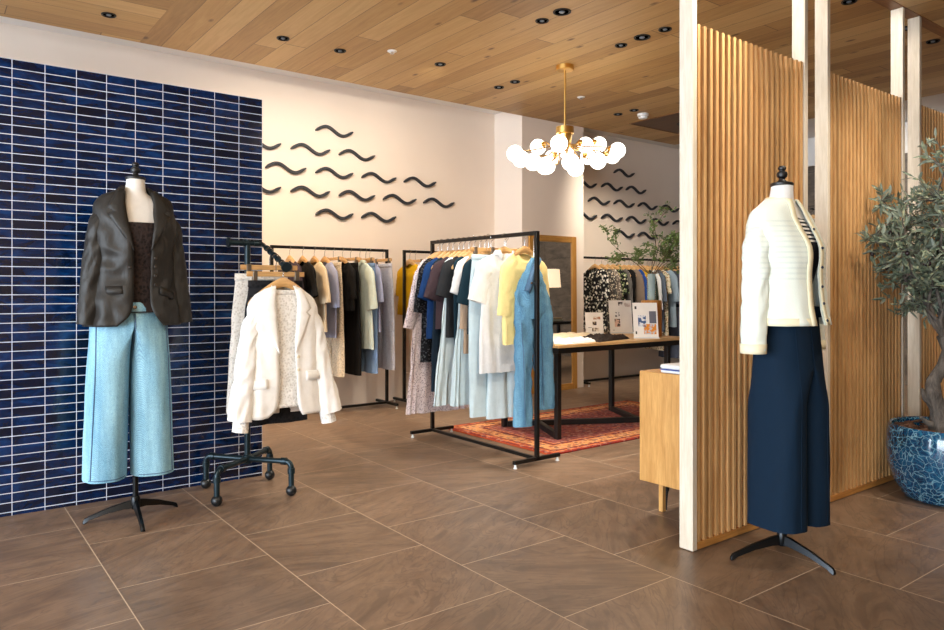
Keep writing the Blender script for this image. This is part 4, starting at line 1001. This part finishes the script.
bx = thing('folded_clothes', 'pale folded clothes on the dark console seen in the mirror', 'clothes', (7.45, 4.0, .7105))
MB().box(-.14, .14, -.12, .12, 0, .03).build('lower_fold', F['mint'], bx, 35, .012); MB().box(-.13, .135, -.115, .11, .0302, .055).build('upper_fold', F['sand'], bx, 35, .012)

# ------------------------------------------------------------------ sideboard behind the screen
sb = thing('sideboard', 'oak sideboard on slim legs behind the first slatted screen', 'sideboard', (2.925, 2.045, 0))
box('body', M_oak, 0, 1.5, 0, .395, .172, .732, sb, .004)
for i in range(3): 
    d = box('door', M_oak, .02 + i * .49, .49 + i * .49, -.016, -.0005, .19, .714, sb, .002)
    MB().ball((.44 + i * .49, -.024, .45), .01, 8).build('knob', M_black, d)
for x in (.12, 1.38):
    for y in (.06, .345):
        l = MB().bar((x, y, .001), (x, y, .1715), .026, .026).build('leg', M_oak, sb, 35, .002)
        P = []
        b = MB()
        for i in range(8):
            a = R(90) * i / 7
            P.append((.075 * (1 - math.sin(a)), .16 - .0 - .15 * (1 - 0) * (1 - math.cos(a)) ** 1.0))
        ring0 = [(x - .014 + .03 + p[0] * 1.2, y - .02, .008 + p[1]) for p in P]; 
        f_ = [(x + .0132, y - .02, .008), *[(x + .0135 + .075 * (1 - math.cos(R(90) * i / 7)) , y - .02, .02 + .15 * math.sin(R(90) * i / 7)) for i in range(8)], (x + .0132, y - .02, .17)]
        g_ = [(p[0], y + .02, p[2]) for p in f_]
        b.loft([f_, g_], True, True, True); b.build('leg_bracket', M_black, l, 35)
tw = thing('folded_towel', 'white folded towel with blue edge on the oak sideboard', 'towel', (2.935, 2.06, .7325))
MB().box(.005, .3, 0, .26, 0, .014).build('lower_fold', F['white'], tw, 35, .006)
MB().box(0, .3, 0, .26, .0145, .019).build('blue_edge', fabric('blue_edging', (70, 90, 160)), tw, 35, .002)
MB().box(.002, .3, 0, .262, .0195, .042).build('upper_fold', F['white'], tw, 35, .01)

# ------------------------------------------------------------------ olive tree in its pot
ox, oy = 4.47, 1.585
def m_glaze():
    t = NT('turquoise_reactive_glaze', .12); o = t.obj()
    w = t.n('ShaderNodeVectorMath', {0: o, 1: t.n('ShaderNodeVectorMath', {0: t.noise(o, 9, 3, out=1), 1: (.12, .12, .12)}, operation='MULTIPLY')}, operation='ADD')
    d = t.vor(w, 27, 0, feature='DISTANCE_TO_EDGE'); d2 = t.vor(w, 60, 0, feature='DISTANCE_TO_EDGE'); n1 = t.noise(o, 6, 4, .6)
    c = t.ramp(n1, [(.3, lin(4, 22, 44)), (.55, lin(10, 62, 104)), (.75, lin(24, 112, 150))])
    c = t.mix(t.ramp(d2, [(.0, (.6, .6, .6, 1)), (.08, (0, 0, 0, 1))]), c, lin(40, 136, 172))
    c = t.mix(t.ramp(d, [(.0, (.9, .9, .9, 1)), (.025, (.3, .3, .3, 1)), (.07, (0, 0, 0, 1))]), c, lin(150, 204, 220))
    t.set('Base Color', c); t.set('Coat Weight', .6); t.bump(n1, .15, .01); return t.m
pt = thing('plant_pot', 'large blue glazed round plant pot holding the olive tree', 'plant pot', (ox, oy, 0))
MB().lathe([(1e-5, .0005), (.19, .0005), (.215, .012), (.262, .09), (.292, .19), (.3, .28), (.294, .36), (.286, .395), (.278, .405), (.268, .40), (.268, .37), (.27, .34), (1e-5, .335)], n=64).build('pot_body', m_glaze(), pt, 50)
rd2 = random.Random(5); b = MB()
for i in range(150):
    a = rd2.uniform(0, 2 * PI); r = .245 * math.sqrt(rd2.random()); M = Matrix.Translation((r * math.cos(a), r * math.sin(a), .360 + rd2.uniform(0, .03))) @ Matrix.Rotation(rd2.uniform(0, 6), 4, 'Z') @ Matrix.Rotation(rd2.uniform(-.5, .5), 4, 'X') @ Matrix.Rotation(rd2.uniform(-.4, .4), 4, 'Y')
    w, l, h = rd2.uniform(.008, .016), rd2.uniform(.014, .034), rd2.uniform(.003, .007); b.box(-l, l, -w, w, -h, h, M)
bc = b.build('bark_chips', wood('bark', (106, 74, 56), (60, 40, 30), 'x', .8), None, 35, .002, (ox, oy, 0)); tag(bc, 'reddish brown bark chips covering the soil in the blue pot', 'bark chips', None, 'stuff')
ot = thing('olive_tree', 'small olive tree with gnarled trunk growing in the blue pot', 'tree', (ox, oy, .345))
def m_barkt():
    t = NT('olive_bark', .9); o = t.obj(); n1 = t.noise(t.mapping(o, (9, 9, 3)), 3, 5, .7, .6)
    t.set('Base Color', t.ramp(n1, [(.3, lin(52, 46, 42)), (.7, lin(124, 116, 108))])); t.bump(n1, .8, .02); return t.m
rv, lv = Vector((.797, -.604, 0)), Vector((-.604, -.797, 0))    # along the view and across it, only to aim the limbs
tk = MB()
TP = [Vector((-.03, .01, .015)), Vector((-.05, .03, .05)), Vector((-.045, .03, .14)), Vector((-.07, .05, .22)), Vector((-.06, .05, .30)), Vector((-.02, .02, .38)), Vector((-.0, 0, .47)), Vector((-.03, .02, .55))]
tk.tube(TP, [.062, .05, .042, .046, .036, .030, .030, .027], 14)
tk.tube([TP[2], TP[2] + Vector((-.06, .045, .07)), TP[2] + Vector((-.075, .055, .12))], [.022, .016, .008], 10)
tk.tube([TP[1], TP[1] + Vector((-.07, .03, .03)), TP[1] + Vector((-.1, .05, .06))], [.024, .014, .008], 10)
tk.tube([TP[4], TP[4] + Vector((.06, -.04, .1)), TP[4] + Vector((.07, -.05, .2)), TP[4] + Vector((.05, -.04, .3))], [.026, .022, .018, .014], 10)
fl = MB(); rd3 = random.Random(77); fruit = []
CC = Vector((0, -.01, 1.17)); RA, RZ = .43, .40
def clampp(q):
    q.y = min(q.y, .27); return q
def limb(p, target, r, depth):
    P = [p]; n = 7; d = target - p
    for i in range(1, n + 1):
        q = p + d * i / n + Vector((rd3.uniform(-1, 1), rd3.uniform(-1, 1), rd3.uniform(-1, 1))) * .025 * d.length * 2; q = clampp(q); P.append(q)
        if depth == 0 and i >= 2:
            for k in range(4):
                o = Vector((rd3.gauss(0, 1), rd3.gauss(0, 1), rd3.gauss(0, .8))).normalized() * rd3.uniform(.08, .19)
                limb(q, clampp(q + o + d.normalized() * .06), r * .35, 1)
        if depth >= 1 and i >= 2:
            for k in range(2):
                dd = d.normalized() * .7 + Vector((rd3.gauss(0, .6), rd3.gauss(0, .6), rd3.gauss(0, .6)))
                leaf(fl, q, dd, rd3.uniform(.045, .078), rd3.uniform(.006, .0105), rd3)
            if rd3.random() < .02: fruit.append(q + Vector((0, 0, -.014)))
    tk.tube(P, [max(.0014, r * (1 - .75 * i / n)) for i in range(n + 1)], 7 if depth == 0 else 5)
st = TP[-1]; s2 = TP[4] + Vector((.05, -.04, .3))
for base, (a, b_, z) in [(st, (-.38, 0, 1.12)), (st, (-.27, -.12, 1.30)), (st, (-.12, .1, 1.42)), (st, (-.33, .12, 1.1)), (st, (-.10, -.22, 1.2)), (st, (-.22, -.1, 1.1)), (s2, (.02, -.05, 1.46)), (s2, (.2, 0, 1.4)), (s2, (.34, .02, 1.2)), (s2, (.25, .18, 1.1)), (s2, (.12, -.22, 1.25)), (s2, (.3, -.15, 1.05)), (st, (-.02, .1, 1.25)), (st, (.02, -.1, 1.12))]:
    limb(base, rv * a + lv * b_ + Vector((0, 0, z)), .012, 0)
tk.build('trunk', m_barkt(), ot, 60)
def m_olive():
    t = NT('olive_leaf', .5); g = t.n('ShaderNodeNewGeometry', out=6); r = t.noise(t.obj(), 40, 1)
    c = t.ramp(r, [(.35, lin(72, 88, 72)), (.6, lin(118, 130, 108)), (.75, lin(176, 168, 130))]); t.set('Base Color', t.mix(t.math('MULTIPLY', g, .5), c, lin(156, 164, 148))); return t.m
fl.build('foliage', m_olive(), ot, 0)
M_fruit = plain('ripe_olive', (40, 26, 34), .25)
for p in fruit[:14]: MB().ball(p, .011, 8, 1.25).build('olive_fruit', M_fruit, ot)

# ------------------------------------------------------------------ light
def spot(x, y, z, tx, ty, tz, power, size=70, blend=.6, col=(1, .89, .74), r=.05):
    l = bpy.data.lights.new('spot', 'SPOT'); l.energy = power; l.spot_size = R(size); l.spot_blend = blend; l.color = col; l.shadow_soft_size = r
    o = bpy.data.objects.new('spot_light', l); C.objects.link(o); o.location = (x, y, z)
    d = Vector((tx - x, ty - y, tz - z)); o.rotation_euler = d.to_track_quat('-Z', 'Y').to_euler()
LZ = CZ - .03
W_ = S.world or bpy.data.worlds.new('World'); S.world = W_; W_.use_nodes = True
bg = W_.node_tree.nodes.get('Background') or W_.node_tree.nodes.new('ShaderNodeBackground')
bg.inputs[0].default_value = (.78, .89, 1.0, 1); bg.inputs[1].default_value = 14.0
# the shop's open glazed side, to the left of the viewer: daylight comes in here
pl = bpy.data.lights.new('daylight_portal', 'AREA'); pl.shape = 'RECTANGLE'; pl.size = 7.5; pl.size_y = 2.85; pl.cycles.is_portal = True
po = bpy.data.objects.new('daylight_portal', pl); C.objects.link(po); po.location = (-5.9, .5, 1.43); po.rotation_euler = (R(90), 0, R(-90))
spot(2.164, 5.218, LZ, 2.4, 6.4, 1.5, 48, 130, 1.)
spot(2.638, 5.218, LZ, 3.0, 6.4, 1.6, 48, 130, 1.)
spot(3.468, 5.02, LZ, 3.8, 6.4, 1.5, 60, 130, 1.)
spot(3.48, 3.774, LZ, 3.2, 4.2, 1.0, 100, 70)
spot(3.476, 3.57, LZ, 3.25, 3.7, .9, 100, 70)
spot(4.318, 3.783, LZ, 4.2, 4.1, .7, 45, 60)
spot(4.308, 3.356, LZ, 2.6, 3.0, 0, 100, 70)
spot(4.306, 5.033, LZ, 3.6, 4.6, .8, 90, 60)
spot(5.995, 5.294, LZ, 6.9, 6.4, 1.0, 70, 80, 1.)
spot(5.996, 5.073, LZ, 7.4, 6.2, .6, 130, 80, 1.)
spot(3.1, 2.36, LZ, 3.62, 1.97, 2.25, 24, 80)
spot(4.25, 2.36, LZ, 4.77, 1.97, 2.25, 24, 80)
spot(5.4, 2.36, LZ, 5.9, 1.97, 2.2, 24, 80)
spot(1.02, 5.5, LZ, 2.3, 6.4, .9, 190, 80, 1., (1, .68, .36))
spot(6.21, 3.4, LZ, 8.6, 2.6, .8, 160, 80)  # this and the next are added, without fittings, to brighten the mirror's view
spot(6.8, 4.4, LZ, 9.3, 3.4, 1.4, 160, 80)
# added spots, no fittings, under the low front ceiling, on the viewer's side of the screens
for x, y, tx, ty, tz, p in ((3.3, .9, 3.7, 1.95, 1.0, 70), (4.2, .9, 4.5, 1.95, 1.0, 70), (-.6, 1.5, .85, 4.1, 1.0, 110), (3.0, 1.3, 1.7, 3.6, .6, 100), (.3, -.6, 1.2, 2.0, 0, 110)):
    spot(x, y, 2.84, tx, ty, tz, p, 75, .8)
spot(1.9, 1.75, 2.84, 3.25, 3.75, .9, 120, 46, .7)  # added spot that brightens the fronts of the clothes on the rug-side rack

# ------------------------------------------------------------------ camera
cam = bpy.data.cameras.new('camera'); co = bpy.data.objects.new('camera', cam); C.objects.link(co)
cam.sensor_width = 36; cam.lens = 724 / 944 * 36; cam.shift_y = -26 / 944; cam.clip_start = .05
co.location = (0, 0, 1.15); co.rotation_euler = (R(90), 0, R(-37.15)); S.camera = co
S.view_settings.view_transform = 'Standard'; S.view_settings.look = 'None'; S.view_settings.gamma = 1; S.view_settings.exposure = .2
S.view_settings.use_curve_mapping = False
